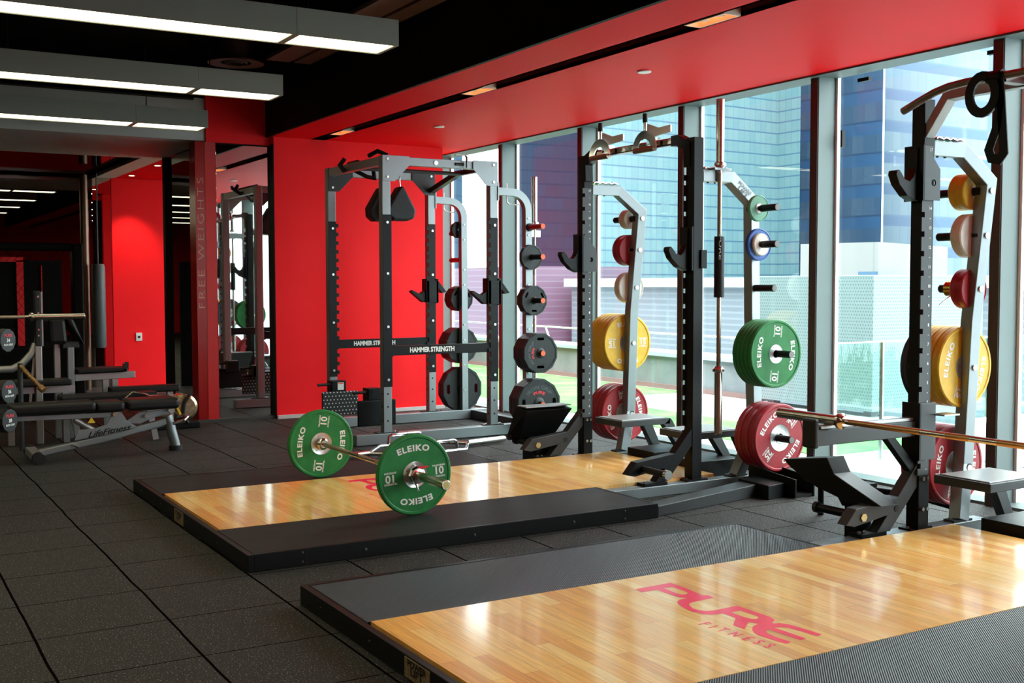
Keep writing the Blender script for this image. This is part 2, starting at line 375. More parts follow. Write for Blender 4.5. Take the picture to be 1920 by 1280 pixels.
# strip above mirror, mirror, letter panels
struct('trim_3', MB().box(3.1, 3.755, 11.08, 11.5, 2.75, 3.2), RED, 'red wall strip above the mirror')
struct('trim_4', MB().box(3.745, 3.757, 11.0, 11.1, 0, 2.76), BLKP, 'dark edge of the mirror')
struct('trim_5', MB().box(3.19, 3.755, 11.12, 11.5, 0, 2.75), BLKP, 'wall core behind the mirror')
tag(MB().box(3.195, 3.745, 11.085, 11.115, .02, 2.735).build('wall_mirror', MIR, bevel=.002), 'tall narrow mirror beside the bright red wall reflecting the racks', 'mirror')
pl = thing('sign_pillar', 'dark red pillar with thin vertical FREE WEIGHTS lettering left of the mirror', 'pillar', (3.09, 11.1, 0))
MB().box(2.99, 3.085, 11.08, 11.3, 0, 2.75).build('sign_panel', REDD, pl)
MB().box(3.085, 3.19, 11.075, 11.3, 0, 2.75).build('red_panel', mat('red_panel_paint', (190, 22, 22), .4), pl)
tm = text('FREE WEIGHTS', .095, -.0016, 1.0, 1.25)
w = max(v.co.x for v in tm.vertices) - min(v.co.x for v in tm.vertices); k = 1.27 / w
MB().mesh(tm, lambda c: (3.04 - c.y * .95, 11.0785, 1.76 + c.x * k)).build('lettering', mat('copper_print', (196, 136, 108), .4), pl)
# back zone: grey bulkhead and lower ceiling, mirror side wall, red wall
struct('trim_6', MB().box(-6, 3.1, 11.1, 11.13, 2.76, 3.17), GREYC, 'grey bulkhead face')
ub = MB(); ub.box(-6, 3.1, 11.1, 11.13, 3.17, 3.6); ub.box(3.1, 3.755, 11.08, 11.5, 3.2, 3.6)
struct('trim_11', ub, BLKC, 'black wall above the bulkhead')
gc = MB(); gc.box(-6, 3.14, 11.13, 12.97, 2.76, 2.8); gc.box(2.9, 3.14, 12.97, 16.25, 2.76, 2.8); gc.box(-6, 3.14, 16.25, 17.95, 2.76, 2.8)
o = struct('ceiling_3', gc, GREYC, 'lowered grey ceiling of the back zone')
struct('ceiling_4', MB().box(-6, 2.9, 12.97, 16.25, 2.83, 2.86), MIRD, 'glossy dark recess panel in the grey ceiling')
struct('ceiling_5', MB().box(3.14, 6, 12.8, 18, 2.76, 2.8), REDC, 'red ceiling of the back zone')
struct('trim_7', MB().box(-6, 3.73, 17.95, 18.0, 2.76, 3.6), GREYC, 'grey bulkhead rear face')
mw = thing('side_mirror', 'dark mirror panel behind the sign pillar reflecting rows of ceiling lights', 'mirror', (3.14, 12, 0))
MB().box(3.14, 3.2, 11.3, 12.74, .02, 2.75).build('mirror_glass', MIR, mw)
MB().box(3.1, 3.22, 12.74, 12.84, 0, 2.76).build('frame', BLKP, mw)
struct('wall_rear', MB().box(3.1, 6.0, 15.6, 15.9, 0, 2.76), RED, 'far red wall lit by a downlight')
sk = thing('wall_socket', 'small white wall socket low on the far red wall', 'socket', (3.42, 15.6, .66)); MB().box(3.38, 3.46, 15.585, 15.6, .6, .71).build('cover_plate', WHT, sk, bevel=.003)
MB().box(3.405, 3.435, 15.58, 15.586, .64, .67).build('socket_holes', BLK, sk)
o = MB().box(2.86, 3.09, 15.6, 15.66, 0, 2.76).build('wall_mirror', MIR); tag(o, 'slim mirror strip left of the far red wall', 'mirror')
o = MB().tube([(2.70, 15.3, 0), (2.70, 15.3, 2.76)], .05, 20).build('round_column', mat('brushed_bronze', (110, 90, 75), .3, metal=.8)); tag(o, 'slim bronze metal column beside the fight cage', 'column')
struct('wall_far', MB().box(-6, 6.2, 32, 32.2, 0, 3.6), RED, 'red far end wall')
struct('wall_left', MB().box(-6.2, -6, -3.5, 34, 0, 3.6), BLKP, 'dark left wall')
struct('wall_front', MB().box(-6, 6.2, -3.7, -3.5, 0, 3.6), RED, 'red wall behind the camera')
struct('baseboard_back', MB().box(3.76, 5.65, 10.97, 11.0, 0, .035), mat('grey_skirting', (196, 186, 184), .5), 'thin pale skirting under the red wall')
struct('baseboard_2', MB().box(2.3, 3.755, 11.03, 11.075, 0, .03), mat('dark_skirting', (60, 56, 55), .5), 'dark skirting under the mirror')

# windows: mullions, head, sill and panes
hd = MB(); hd.box(5.94, 5.995, -3.5, 16, CE - .012, CE + .05); hd.box(6.01, 6.19, -3.5, 16, CE - .004, CE + .05)
struct('trim_8', hd, ALU, 'aluminium window head')
struct('trim_9', MB().box(5.99, 6.012, -3.5, 16, CE + .0, CE + .03), BLK, 'black shadow gap in the window head')
struct('trim_10', MB().box(6.02, 6.2, -3.5, 16, -.1, .015), ALU, 'window sill')
ys = [4.36 + 1.49 * k for k in range(-5, 8)]
for i, y in enumerate(ys):
    ml = thing('window_mullion', '', 'mullion', (6.0, y, 0)); ml.name = 'trim_%d' % (20 + i); ml['kind'] = 'structure'; ml['label'] = 'aluminium window mullion'
    ORIG[ml.name] = Vector((6.0, y, 0))
    MB().box(6.004, 6.185, y, y + .08, 0, CE).build('mullion_fin', ALU, ml, bevel=.002)
    MB().box(5.998, 6.006, y + .006, y + .074, 0, CE - .012).build('mullion_shaded_face', ALU_SHADE, ml)  # thin darker sheet paints the shade on the inward face
    MB().box(6.17, 6.2, y - .02, y, 0, CE).build('glazing_bead', WHT, ml)
    y1 = y + 1.49
    wd = MB().box(6.19, 6.2, y + .08, y1, .01, CE).build('window_%d' % (i + 1), GLS); wd['kind'] = 'structure'; wd['label'] = 'tall clear window pane'
for (y, z0, z1, y1) in ((4.5, 2.755, 2.785, 4.6), (5.62, 2.75, 2.785, 5.72)):
    pass
tag(MB().box(6.16, 6.19, 4.48, 4.60, 2.775, 2.80).build('glass_clip', BLK), 'small black clip at the top of the right-hand window', 'clip')
tag(MB().box(6.16, 6.19, 5.54, 5.64, 2.765, 2.79).build('glass_clip', BLK), 'small black clip at the top left of the right-hand window', 'clip')
tag(MB().box(6.16, 6.19, 5.775, 5.79, 2.33, 2.45).build('glass_clip', BLK), 'small black clip on the left edge of the right-hand window', 'clip')
struct('wall_side', MB().box(6.0, 6.2, 16, 34, 0, 3.6), BLKP, 'dark side wall beyond the windows')

# ------------------------------------------------------------------ ceiling lights
def fixture(y, label, x0=-5.6, grp=None):
    t = thing('linear_ceiling_light', label, 'ceiling light', (2.84, y, 2.75), grp)
    zb, x1, w_ = 2.75, 2.84, .29
    for a, b_ in ((x1 - .62, x1), (x0, x1 - .622)):
        hb = MB()
        hb.box(a, b_, y, y + .015, zb, zb + .15); hb.box(a, b_, y + w_ - .015, y + w_, zb, zb + .15)
        hb.box(a, b_, y + .015, y + w_ - .015, zb + .135, zb + .15)
        hb.box(a, a + .02, y + .015, y + w_ - .015, zb, zb + .135); hb.box(b_ - .02, b_, y + .015, y + w_ - .015, zb, zb + .135)
        hb.build('housing', LAMPG, t)
        MB().box(a + .02, b_ - .02, y + .015, y + w_ - .015, zb + .006, zb + .012).build('diffuser', LAMPE, t)
    cb = MB()
    for x in (x1 - .5, x1 - 2.2, x1 - 3.9): cb.cyl((x, y + w_ / 2, zb + .15), (x, y + w_ / 2, 3.6), .004, 6)
    cb.build('suspension_cable', BLK, t)
    return t
for y, l in ((6.23, 'nearest and largest of the grey suspended linear lights'), (8.24, 'second grey suspended linear light, behind the nearest one'), (10.22, 'third grey suspended linear light, just before the bulkhead'),
             (4.2, 'grey suspended linear light above the camera'), (2.2, 'grey suspended linear light behind the camera')): fixture(y - .15, l)
for i, y in enumerate((18.2, 20.2, 22.1, 24.0, 26)):
    fixture(y, ('first', 'second', 'third', 'fourth', 'fifth')[i] + ' suspended light from the front in the far zone', -3)
def spot(y, label):
    t = thing('recessed_spotlight', label, 'spotlight', (4.225, y, CE), 'spotlights in the ceiling slot')
    b = MB(); b.box(4.165, 4.175, y - .17, y + .17, CE - .004, CE + .1); b.box(4.275, 4.285, y - .17, y + .17, CE - .004, CE + .1)
    b.box(4.175, 4.275, y - .17, y - .16, CE - .004, CE + .1); b.box(4.175, 4.275, y + .16, y + .17, CE - .004, CE + .1); b.build('housing', HALOW, t)
    MB().box(4.175, 4.275, y - .16, y + .16, CE + .04, CE + .05).build('lamp', HALO, t)
    MB().cyl((4.225, y - .07, CE + .012), (4.225, y - .07, CE + .04), .03).build('reflector', HALOW, t)
    MB().cyl((4.225, y + .07, CE + .012), (4.225, y + .07, CE + .04), .03).build('reflector', HALOW, t)
for y, l in ((4.93, 'recessed halogen spotlight nearest the camera in the red ceiling slot'), (7.62, 'middle recessed halogen spotlight in the red ceiling slot'), (10.36, 'recessed halogen spotlight nearest the red wall'),
             (2.2, 'recessed halogen spotlight behind the camera'), (13.1, 'recessed halogen spotlight beyond the red wall')): spot(y, l)
for x, y, l in ((4.82, 6.33, 'flat white ceiling sensor nearer the camera'), (4.84, 9.49, 'flat white ceiling sensor near the red wall')):
    tag(MB().lathe([(0, 0), (.045, 0), (.05, -.006), (.045, -.012), (0, -.012)], (x, y, CE), 'z', 28).build('ceiling_sensor', WHT), l, 'sensor')
vt = thing('ceiling_air_vent', 'round dark air vent on the black ceiling behind the nearest light', 'vent', (3.0, 9.75, 3.28))
MB().lathe([(.13, 0), (.15, 0), (.15, .3), (.13, .3)], (3.0, 9.75, 3.28), 'z', 32).build('duct_collar', mat('dark_vent', (60, 52, 52), .5), vt)
for r in (.05, .09): MB().lathe([(r, -.01), (r + .012, 0), (r + .012, .03), (r, .03)], (3.0, 9.75, 3.28), 'z', 32).build('vent_ring', MATS['dark_vent'], vt)
MB().lathe([(.13, 0), (.24, -.008), (.24, .004), (.13, .01)], (3.0, 9.75, 3.28), 'z', 32).build('vent_flange', MATS['dark_vent'], vt)
cdt = thing('ceiling_conduit', 'thin dark conduit with hangers above the third suspended light', 'conduit', (0, 10.0, 3.0))
MB().cyl((-5, 9.95, 2.975), (2.68, 9.95, 2.975), .014, 8).build('pipe', BLK, cdt)
hb_ = MB(); [hb_.cyl((x, 9.95, 2.975), (x, 9.95, 3.6), .006, 6) for x in (-2, -.2, 1.2, 2.66)]; hb_.build('hanger_rods', BLK, cdt)
ct = thing('cable_tray', 'dull brownish ceiling panels running above the lights beside the red ceiling', 'ceiling panel', (3.4, 4, 3.3))
TRY = mat('dull_brown_panel', (120, 98, 90), .6)
MB().box(3.22, 3.43, -3, 9.6, 3.3, 3.33).build('panel', TRY, ct); MB().box(3.47, 3.62, -3, 9.6, 3.3, 3.33).build('panel', TRY, ct)
tb = MB(); [tb.cyl((x, y, 3.33), (x, y, 3.6), .006, 6) for x in (3.3, 3.55) for y in (1, 4, 7, 9.2)]; tb.build('hanger', BLK, ct)
for x, y in ((3.26, 15.1), (3.25, 13.67)):
    dl = thing('ceiling_downlight', 'small round downlight %s in the red back ceiling' % ('nearer the far red wall' if y > 15 else 'nearer the bulkhead'), 'downlight', (x, y, 2.76))
    MB().lathe([(.03, 0), (.045, -.004), (.045, .0), (.03, .004)], (x, y, 2.759), 'z', 20).build('rim', WHT, dl)
    MB().lathe([(0, 0), (.03, 0), (.03, .002), (0, .002)], (x, y, 2.756), 'z', 16).build('lens', mat('downlight_lens', (255, 230, 190), .4, emit=(255, 220, 170), es=12), dl)
    ld = bpy.data.lights.new('downlight_beam', 'SPOT'); ld.energy = 34 if y > 15 else 9; ld.spot_size = math.radians(70); ld.spot_blend = .7; ld.shadow_soft_size = .03; ld.color = (1, .8, .6)
    lo = bpy.data.objects.new('downlight_beam', ld); COL.objects.link(lo); lo.location = (x + .05, y, 2.74); lo.rotation_euler = (math.radians(14), 0, 0)

# ------------------------------------------------------------------ lifting platforms
# logo outline, metres from the platform's corner
LG = [
    [(1.184, 1.6491), (1.3721, 1.6527), (1.3729, 1.5621), (1.3658, 1.4716), (1.3596, 1.431), (1.3816, 1.4251), (1.3798, 1.3806), (1.3131, 1.376), (1.2627, 1.3746), (1.2395, 1.3676), (1.2232, 1.3479), (1.2082, 1.3091), (1.2118, 1.275), (1.2326, 1.2492), (1.2667, 1.242), (1.3197, 1.2437), (1.3807, 1.2445), (1.385, 1.1525), (1.3877, 1.0677), (1.3808, 1.0399), (1.3676, 1.0226), (1.3429, 1.0063), (1.3387, 0.998), (1.3637, 0.986), (1.382, 0.955), (1.3897, 0.8869), (1.3961, 0.8066), (1.3667, 0.8013), (1.3598, 0.8678), (1.3472, 0.9304), (1.3292, 0.9503), (1.3053, 0.9586), (1.3088, 0.8912), (1.3126, 0.8025), (1.2831, 0.7991), (1.2775, 0.8592), (1.272, 0.9458), (1.2637, 0.9508), (1.2482, 0.9394), (1.2363, 0.9202), (1.2322, 0.8821), (1.2343, 0.8467), (1.2367, 0.7991), (1.2078, 0.7958), (1.198, 0.8517), (1.1906, 0.9143), (1.1956, 0.9446), (1.2111, 0.972), (1.2328, 0.9962), (1.2583, 1.0142), (1.2865, 1.0217), (1.2784, 1.0451), (1.2691, 1.0569), (1.1995, 1.0013), (1.1952, 1.0582), (1.2629, 1.1204), (1.2652, 1.1607), (1.2621, 1.1935), (1.2398, 1.1955), (1.2097, 1.2038), (1.1891, 1.2292), (1.1769, 1.2778), (1.1828, 1.3431), (1.1954, 1.3836), (1.2158, 1.4134), (1.2442, 1.4317), (1.281, 1.4311), (1.2619, 1.4535), (1.2573, 1.4817), (1.2556, 1.5417), (1.2514, 1.5913), (1.2152, 1.5961), (1.1771, 1.5965)],
    [(1.2946, 1.6016), (1.3373, 1.5951), (1.3413, 1.5581), (1.3387, 1.5066), (1.3331, 1.4876), (1.316, 1.4757), (1.2962, 1.482), (1.2914, 1.5034), (1.2925, 1.5533)],
    [(1.2996, 1.1873), (1.347, 1.1887), (1.3512, 1.1513), (1.3522, 1.1051), (1.3443, 1.081), (1.3234, 1.0713), (1.3071, 1.0827), (1.3009, 1.1199)]]
def platform(X0, Y0, name_l, ribbed, second):
    T = .085; X1, Y1 = X0 + 2.44, Y0 + 2.44
    wy0, wy1 = Y0 + (.66 if second else .625), Y0 + 1.805
    t = thing('lifting_platform', name_l, 'platform', (X0, Y0, 0))
    mt = RIBM if ribbed else MATR
    f = MB(); f.box(X0, X0 + .03, Y0, Y1, 0, T); f.box(X0 + .03, X1, Y0, Y0 + .02, 0, T); f.box(X0 + .03, X1, Y1 - .03, Y1, 0, T)
    f.box(X1 - .02, X1, Y0 + .02, wy0, 0, T); f.box(X1 - .02, X1, wy1, Y1 - .03, 0, T)
    f.build('frame', BLK, t, bevel=.003)
    b = MB(); b.box(X0 + .03, X1 - .02, Y0 + .02, Y1 - .03, 0, T - .02); b.build('base_board', BLKP, t)
    for ya, yb in ((Y0 + .02, wy0 - .002), (wy1 + .002, Y1 - .036)):
        MB().box(X0 + .034, X1 - .022, ya, yb, T - .02, T - .0005).build('rubber_mat', mt, t, bevel=.002)
    MB().box(X0 + .05, X0 + 3.40, wy0, wy1, T - .022, T).build('wood_deck', WOOD, t)
    s = MB(); s.box(X1, X0 + 3.40, wy0 + .02, wy1 - .02, 0, T - .022); s.build('deck_base', BLKP, t)
    bo = MB()
    for x in (.6, 1.22, 1.85): bo.sph((X0 + x, Y0 - .001, .04), .009, (1, .6, 1))
    for x in (.27, 2.2):
        for z in (.02, .065): bo.sph((X0 + x, Y0 - .001, z), .007, (1, .6, 1))
    for y in (.5, 1.1, 1.7, 2.2): bo.sph((X0 - .001, Y0 + y, .045), .006, (.6, 1, 1))
    bo.build('bolts', BOLT if False else CHAR, t)
    s = MB()
    for x in (.292, 2.155): s.box(X0 + x, X0 + x + .002, Y0 - .0012, Y0, .002, T - .002)
    s.build('frame_joint', RUB, t)
    dx, dy = X0, Y0
    me = plate2d([[(x + dx, y + dy) for x, y in L_] for L_ in LG])
    MB().mesh(me, lambda c: (c.x, c.y, T + .0006)).build('club_logo', LOGO, t)
    tm = text('FITNESS', .075, .0012, 1.0, 1.9)
    w_ = max(v.co.x for v in tm.vertices) - min(v.co.x for v in tm.vertices)
    a = Vector((1.1117, 1.1377)); c_ = Vector((1.1398, 0.7986)); u = (c_ - a); L_ = u.length; u.normalize(); n_ = Vector((-u.y, u.x)); mid = (a + c_) / 2
    kk = L_ / w_ * 1.0
    MB().mesh(tm, lambda c: (mid.x + dx + u.x * c.x * kk + n_.x * c.y, mid.y + dy + u.y * c.x * kk + n_.y * c.y, T + .0006)).build('club_name', LOGO, t)
    ly = Y0 + (1.30 if second else 1.265)
    lb = MB().box(X0 - .003, X0, ly - .1, ly + .095, .008, .078).build('maker_label', TAN, t)
    for (txt, z, s_, xs) in (('POWER', .062, .032, 1.3), ('LIFT', .036, .036, 1.5)):
        tt = text(txt, s_, .0012, xs)
        MB().mesh(tt, lambda c, z=z: (X0 - .0036, ly - c.x, z + c.y)).build('label_lettering', BLK, lb)
    return t
P1 = platform(1.615, 5.175, 'smooth black lifting platform with oak deck under the green barbell', False, False)
P2 = platform(1.645, 2.11, 'nearest lifting platform with ribbed rubber mats and red logo on oak deck', True, True)

# ------------------------------------------------------------------ bumper plates
def arcmap(r, a, y, rot, flip=1):
    def f(c):
        u, v = c.x, c.y
        return None
    return f
def lettering(mb, word, kg, R, y, rot, side=-1, yel=False):
    """print on one face: word above and below, weight right and left; side -1 faces -Y"""
    sc = R / .225
    items = [(word, .046 * sc, .0018 * sc, 1.2, 0, .147 * sc), (kg, .060 * sc, .0016 * sc, 1.05, .148 * sc, 0), ('TRAINING', .0135 * sc, .0004, 1.25, .148 * sc, .031 * sc), ('SWEDEN', .0135 * sc, .0004, 1.35, .148 * sc, -.031 * sc)]
    for h in (0, PI):
        for body, size, bold, xs, ox, oz in items:
            tm = text(body, size, bold, xs, 1.16 if body == word else 1)
            arc = body == word
            def f(c, ox=ox, oz=oz, arc=arc):
                u, v = c.x, c.y
                if arc:
                    r = oz * 2.4; a = u / r; px = (r + v) * math.sin(a); pz = (r + v) * math.cos(a) - r + oz
                else: px, pz = ox + u, oz + v
                a = rot + h; qx = px * math.cos(a) - pz * math.sin(a); qz = px * math.sin(a) + pz * math.cos(a)
                return (qx * (1 if side < 0 else -1), y, qz)
            mb.mesh(tm, f)
PROTO = {}
def bumper(col, kg, R, t, hub, rot, both=False, word='ELEIKO'):
    key = (col.name, kg, R, t, hub, rot, both)
    root = thing('bumper_plate', 'x', 'weight plate')
    h = t / 2; e = min(.004, t * .12)
    prof = [(hub, -h + e), (R * .9, -h + e), (R * .925, -h), (R - .006, -h), (R, -h + .006), (R, -.004), (R - .002, 0), (R, .004), (R, h - .006), (R - .006, h), (R * .925, h), (R * .9, h - e), (hub, h - e)]
    MB().lathe(prof, seg=72).build('rubber_disc', col, root)
    ri = .0275
    prof = [(ri, -h + e * .6), (hub * .42, -h + e * .4), (hub * .45, -h + e), (hub - .004, -h + e), (hub, -h + e * .5), (hub, h - e * .5), (hub - .004, h - e), (hub * .45, h - e), (hub * .42, h - e * .4), (ri, h - e * .6)]
    MB().lathe(prof, seg=48).build('steel_hub', STEE, root)
    if kg:
        mb = MB(); lettering(mb, word, kg, R, -h + e - .0008, rot)
        if both: lettering(mb, word, kg, R, h - e + .0008, rot, 1)
        mb.build('lettering', LETT, root)
        rg = MB()
        for k in range(3):
            a = rot + 2.1 * k + .5; c = (hub * .75 * math.cos(a), -h + e - .001, hub * .75 * math.sin(a)); rg.cyl((c[0], -h + e - .003, c[2]), (c[0], -h + e, c[2]), .004, 8)
        rg.build('hub_rivets', BOLT, root)
    return root
def put(root, loc, label, group=None, tilt=0):
    root.location = loc; root['label'] = label
    if group: root['group'] = group
    if tilt: root.rotation_euler = (0, 0, tilt)
    return root
ORD = ('front', 'second', 'third', 'fourth', 'fifth', 'sixth')
def stack(col, kg, R, t, hub, rot, x, z, yf, n, what, where, dirn=1, both=False, taper=0):
    """n plates from front face y=yf going away from the camera"""
    first = bumper(col, kg, R, t, hub, rot, both)
    put(first, (x, yf + t / 2, z), '%s plate, frontmost of %d %s' % (what, n, where), '%s plates %s' % (what, where) if n > 1 else None)
    for k in range(1, n):
        c = first.copy(); COL.objects.link(c)
        for ch in list(first.children):
            if ch.name.startswith(('lettering', 'hub_rivets')): continue
            d = ch.copy(); COL.objects.link(d); d.parent = c
        c.location = (x, yf + t / 2 + k * (t + .0015), z)
        c['label'] = '%s plate, %s of %d from front, %s' % (what, ORD[k], n, where)
    return first

# ------------------------------------------------------------------ barbells
def barbell(name, label, centre, axis, L_=2.2, cat='barbell', loose=0, mk=KNRL, cap=None):
    """bar about its centre; axis is a unit vector"""
    ax = Vector(axis); c = Vector(centre)
    t = thing(name, label, cat, centre)
    q = Vector((0, 1, 0)).rotation_difference(ax).to_matrix()
    def L(prof, nm, mt, seg=24):
        mb = MB(); mb.lathe(prof, (0, 0, 0), 'y', seg)
        for v in mb.b.verts: v.co = q @ v.co + c
        return mb.build(nm, mt, t)
    L([(0, -.655), (.014, -.655), (.014, .655), (0, .655)], 'shaft', BARS)
    for a, b_ in ((-.62, -.2), (-.06, .06), (.2, .62)): L([(.0142, a), (.0146, a + .003), (.0146, b_ - .003), (.0142, b_)], 'knurling', mk, 16)
    for s in (-1, 1):
        p = [(.014, .650), (.024, .650), (.030, .660), (.040, .668), (.040, .684), (.031, .688), (.0265, .69), (.0265, L_ / 2 - .003), (.024, L_ / 2), (0, L_ / 2), (0, .66)]
        sl_ = L([(r, s * y) for r, y in p], 'sleeve', BARS)
        e = MB(); e.lathe([(0, s * (L_ / 2 + .0006)), (.019, s * (L_ / 2 + .0006)), (.019, s * (L_ / 2 - .001)), (0, s * (L_ / 2 - .001))], (0, 0, 0), 'y', 20)
        for v in e.b.verts: v.co = q @ v.co + c
        e.build('end_cap', cap or KNRL, sl_)
    return t
BX, BZ = 2.70, .31
yc = (5.655 + 7.01) / 2
barbell('barbell', 'olympic barbell on the oak platform carrying two green plates', (BX, yc + .0, BZ), (0, 1, 0), cap=mat('brass_cap', (190, 180, 110), .4, metal=.6))
pn = put(bumper(G10, '10', .225, .036, .073, math.radians(4), True), (BX, yc - .69 - .018, BZ), 'green 10 kg plate nearest the camera on the barbell on the platform', 'green plates on the floor barbell')
pf = put(bumper(G10, '10', .225, .036, .073, math.radians(82), True), (BX, yc + .69 + .018, BZ), 'green 10 kg plate at the far end of the barbell on the platform', 'green plates on the floor barbell')
for s, lb in ((-1, 'chrome spring collar in front of the near green plate'), (1, 'chrome spring collar behind the far green plate')):
    y = yc + s * (.69 + .036); cl = thing('barbell_collar', lb, 'collar', (BX, y, BZ), 'collars on the floor barbell')
    MB().lathe([(.0255, y), (.05, y), (.052, y + s * .02), (.044, y + s * .03), (.044, y + s * .05), (.0255, y + s * .052)], (BX, 0, BZ), 'y', 8).build('clamp_ring', CHR, cl, bevel=.002)
    MB().box(BX + .0, BX + .06, min(y + s * .02, y + s * .045), max(y + s * .02, y + s * .045), BZ + .04, BZ + .05).build('red_lever', LETR, cl, bevel=.003)
    MB().tube([(BX - .01, y + s * .03, BZ - .04), (BX - .005, y + s * .035, BZ - .065), (BX + .005, y + s * .03, BZ - .085)], .006, 8).build('screw_handle', CHR, cl)
barbell('barbell', 'chrome barbell with painted warm reflection resting on the safety arms of the nearest rack', (4.2, 3.245, .688), (0, 1, 0), mk=noise_col(mat('warm_reflection_knurl', (190, 150, 105), .4, metal=1), (176, 134, 90), (202, 164, 118), 400))  # knurling colour imitates oak reflected in a chrome bar

# ------------------------------------------------------------------ half racks
def slotplate(x0, y0, y1, z0, z1, n):
    """plate with square teeth on its -X edge"""
    pts = [(x0 + .08, z0), (x0 + .08, z1), (x0, z1)]
    p = (z1 - z0) / n
    for k in range(n):
        zt = z1 - k * p
        pts += [(x0, zt - p * .38), (x0 + .022, zt - p * .38), (x0 + .022, zt - p * .66), (x0, zt - p * .66)]
    pts += [(x0, z0)]
    me = plate2d([pts], y1 - y0); ym = (y0 + y1) / 2
    return MB().mesh(me, lambda c: (c.x, ym + c.z, c.y))
def bolts(t, pts, r=.011, ax='y', s=-1, m_=BOLT, name='bolt'):
    for p in pts:
        mb = MB(); d = {'y': (0, s * .009, 0), 'x': (s * .009, 0, 0), 'z': (0, 0, .009)}[ax]
        mb.cyl(p, tuple(a + b for a, b in zip(p, d)), r, 8); mb.build(name, m_, t)
def rack(dx, Yc, label, jz, near=True, full=True, hookz=0):
    x0 = 4.77 + dx
    t = thing('half_rack', label, 'power rack', (x0, Yc, 0))
    for s in ((-1, 1)):
        Y = lambda a: Yc + s * a
        def bx(mb, xa, xb, a, b_, z0, z1): ya, yb = sorted((Y(a), Y(b_))); return mb.box(xa, xb, ya, yb, z0, z1)
        # base rail
        bx(MB(), 4.062 + dx, 5.36 + dx, .605, .70, 0, .066).build('base_rail', SILV, t, bevel=.003)
        # upright
        u = bx(MB(), x0, x0 + .08, .59, .67, .066, 2.31).build('upright', BLK, t, bevel=.003)
        fl = bx(MB(), x0 - .045, x0 + .125, .60, .68, .066, .076).build('foot_flange', BLK, u)
        ya, yb = sorted((Y(.583), Y(.59)))
        sp_ = slotplate(x0 - .018, ya, yb, .36, 2.07, 17).build('slot_plate', CHAR, u)
        if s > 0:
            nm = MB()
            for k in range(17):
                for j in (0, .5):
                    tt = text(str(17 - k) if j == 0 else '-', .022, .0006)
                    z = 2.07 - (k + .2 + j) * 1.71 / 17
                    nm.mesh(tt, lambda c, z=z: (x0 + .045 + c.x, ya - .0008, z + c.y))
            nm.build('slot_numbers', LETT, sp_)
            bolts(u, [(x0 + .022, ya, z) for z in (.34, .18)] + [(x0 + .055, ya, z) for z in (.34, .18)])
        bolts(u, [(x0 - .02, Y(.64), .076), (x0 + .1, Y(.64), .076)], .009, 'z')
        bolts(u, [(x0, Y(.61), .40), (x0, Y(.65), .40)], .010, 'x')
        # rear storage post, splayed
        pz = [(5.17 + dx, Y(.65), .066), (5.275 + dx, Y(.71), .36), (5.275 + dx, Y(.675), 1.15), (5.31 + dx, Y(.62), 1.91), (5.10 + dx, Y(.63), 2.065), (x0 + .08, Y(.63), 2.065)]
        tr = MB().rtube(pz, .076, .076).build('storage_post', SILV, t, bevel=.004)
        bx(MB(), 5.09 + dx, 5.24 + dx, .615, .685, .066, .078).build('post_flange', CHAR, tr)
        bolts(tr, [(5.11 + dx, Y(.65), .078), (5.22 + dx, Y(.65), .078)], .009, 'z')
        hd_ = MB()   # scalloped bar holder on top
        sc_ = [(4.86 + dx + .0, Y(.60)), (4.86 + dx, Y(.67))]
        pts = []
        for k in range(13):
            pts.append((4.86 + dx + .018 * k, 2.112 + .012 * abs(math.sin(k * PI / 3 + .3))))
        hd_.xz(pts + [(p[0], p[1] - .006) for p in pts[::-1]], *sorted((Y(.585), Y(.675)))).build('bar_holder', CHR, tr)
        bolts(tr, [(4.92 + dx, Y(.63), 2.02), (4.98 + dx, Y(.63), 2.02)], .007, 'z', m_=CHAR)
        # pegs
        for (z, a0, a1) in ((1.86, .66, .90), (1.62, .66, .90), (1.33, .66, .88), (.90, .70, 1.04), (.345, .70, 1.05)):
            xp = 5.28 + dx
            pg = MB().cyl((xp, Y(a0 - .03), z), (xp, Y(a1), z), .0235, 20).build('plate_peg', BLK, t)
            MB().cyl((xp, Y(a1), z), (xp, Y(a1) + s * .004, z), .021, 20).build('peg_cap', LETG, pg)
            yc0 = .71 - .035 * max(0, z - .36) / .79 if z < 1.15 else .675 - .055 * (z - 1.15) / .76
            xc0 = 5.275 + dx + (0 if z < 1.15 else .035 * (z - 1.15) / .76)
            bolts(pg, [(xc0, Y(yc0 - .037), z)], .018, 'y', -s)
        # bolts on the camera side of the far post
        # spotter step
        st = bx(MB(), x0 + .08, 5.30 + dx, .22, .56, .315, .36).build('spotter_step', CHAR, t, bevel=.003)
        bx(MB(), x0 + .10, 5.27 + dx, .24, .54, .36, .366).build('tread_pad', SILW, st, bevel=.002)
        lg = MB(); ya, yb = sorted((Y(.50), Y(.56)))
        lg.xz([(5.24 + dx, .315), (5.30 + dx, .36), (5.32 + dx, .34), (5.45 + dx, .066), (5.38 + dx, .066)], ya, yb).build('step_leg', CHAR, st, bevel=.002)
        ya, yb = sorted((Y(.22), Y(.28)))
        MB().xz([(5.24 + dx, .315), (5.30 + dx, .36), (5.32 + dx, .34), (5.45 + dx, .13), (5.38 + dx, .13)], ya, yb).build('step_leg', CHAR, st, bevel=.002)
        bx(MB(), 5.05 + dx, 5.42 + dx, .10, .42, 0, .135).build('step_box', BLK, st, bevel=.004)
        # front brace with band peg arm
        ya, yb = sorted((Y(.60), Y(.665)))
        br = MB().xz([(x0 + .002, .42), (x0 + .002, .30), (x0 - .20, .085), (x0 - .30, .085), (x0 - .15, .25)], ya, yb).build('front_brace', CHAR if s > 0 else BLK, t, bevel=.003)
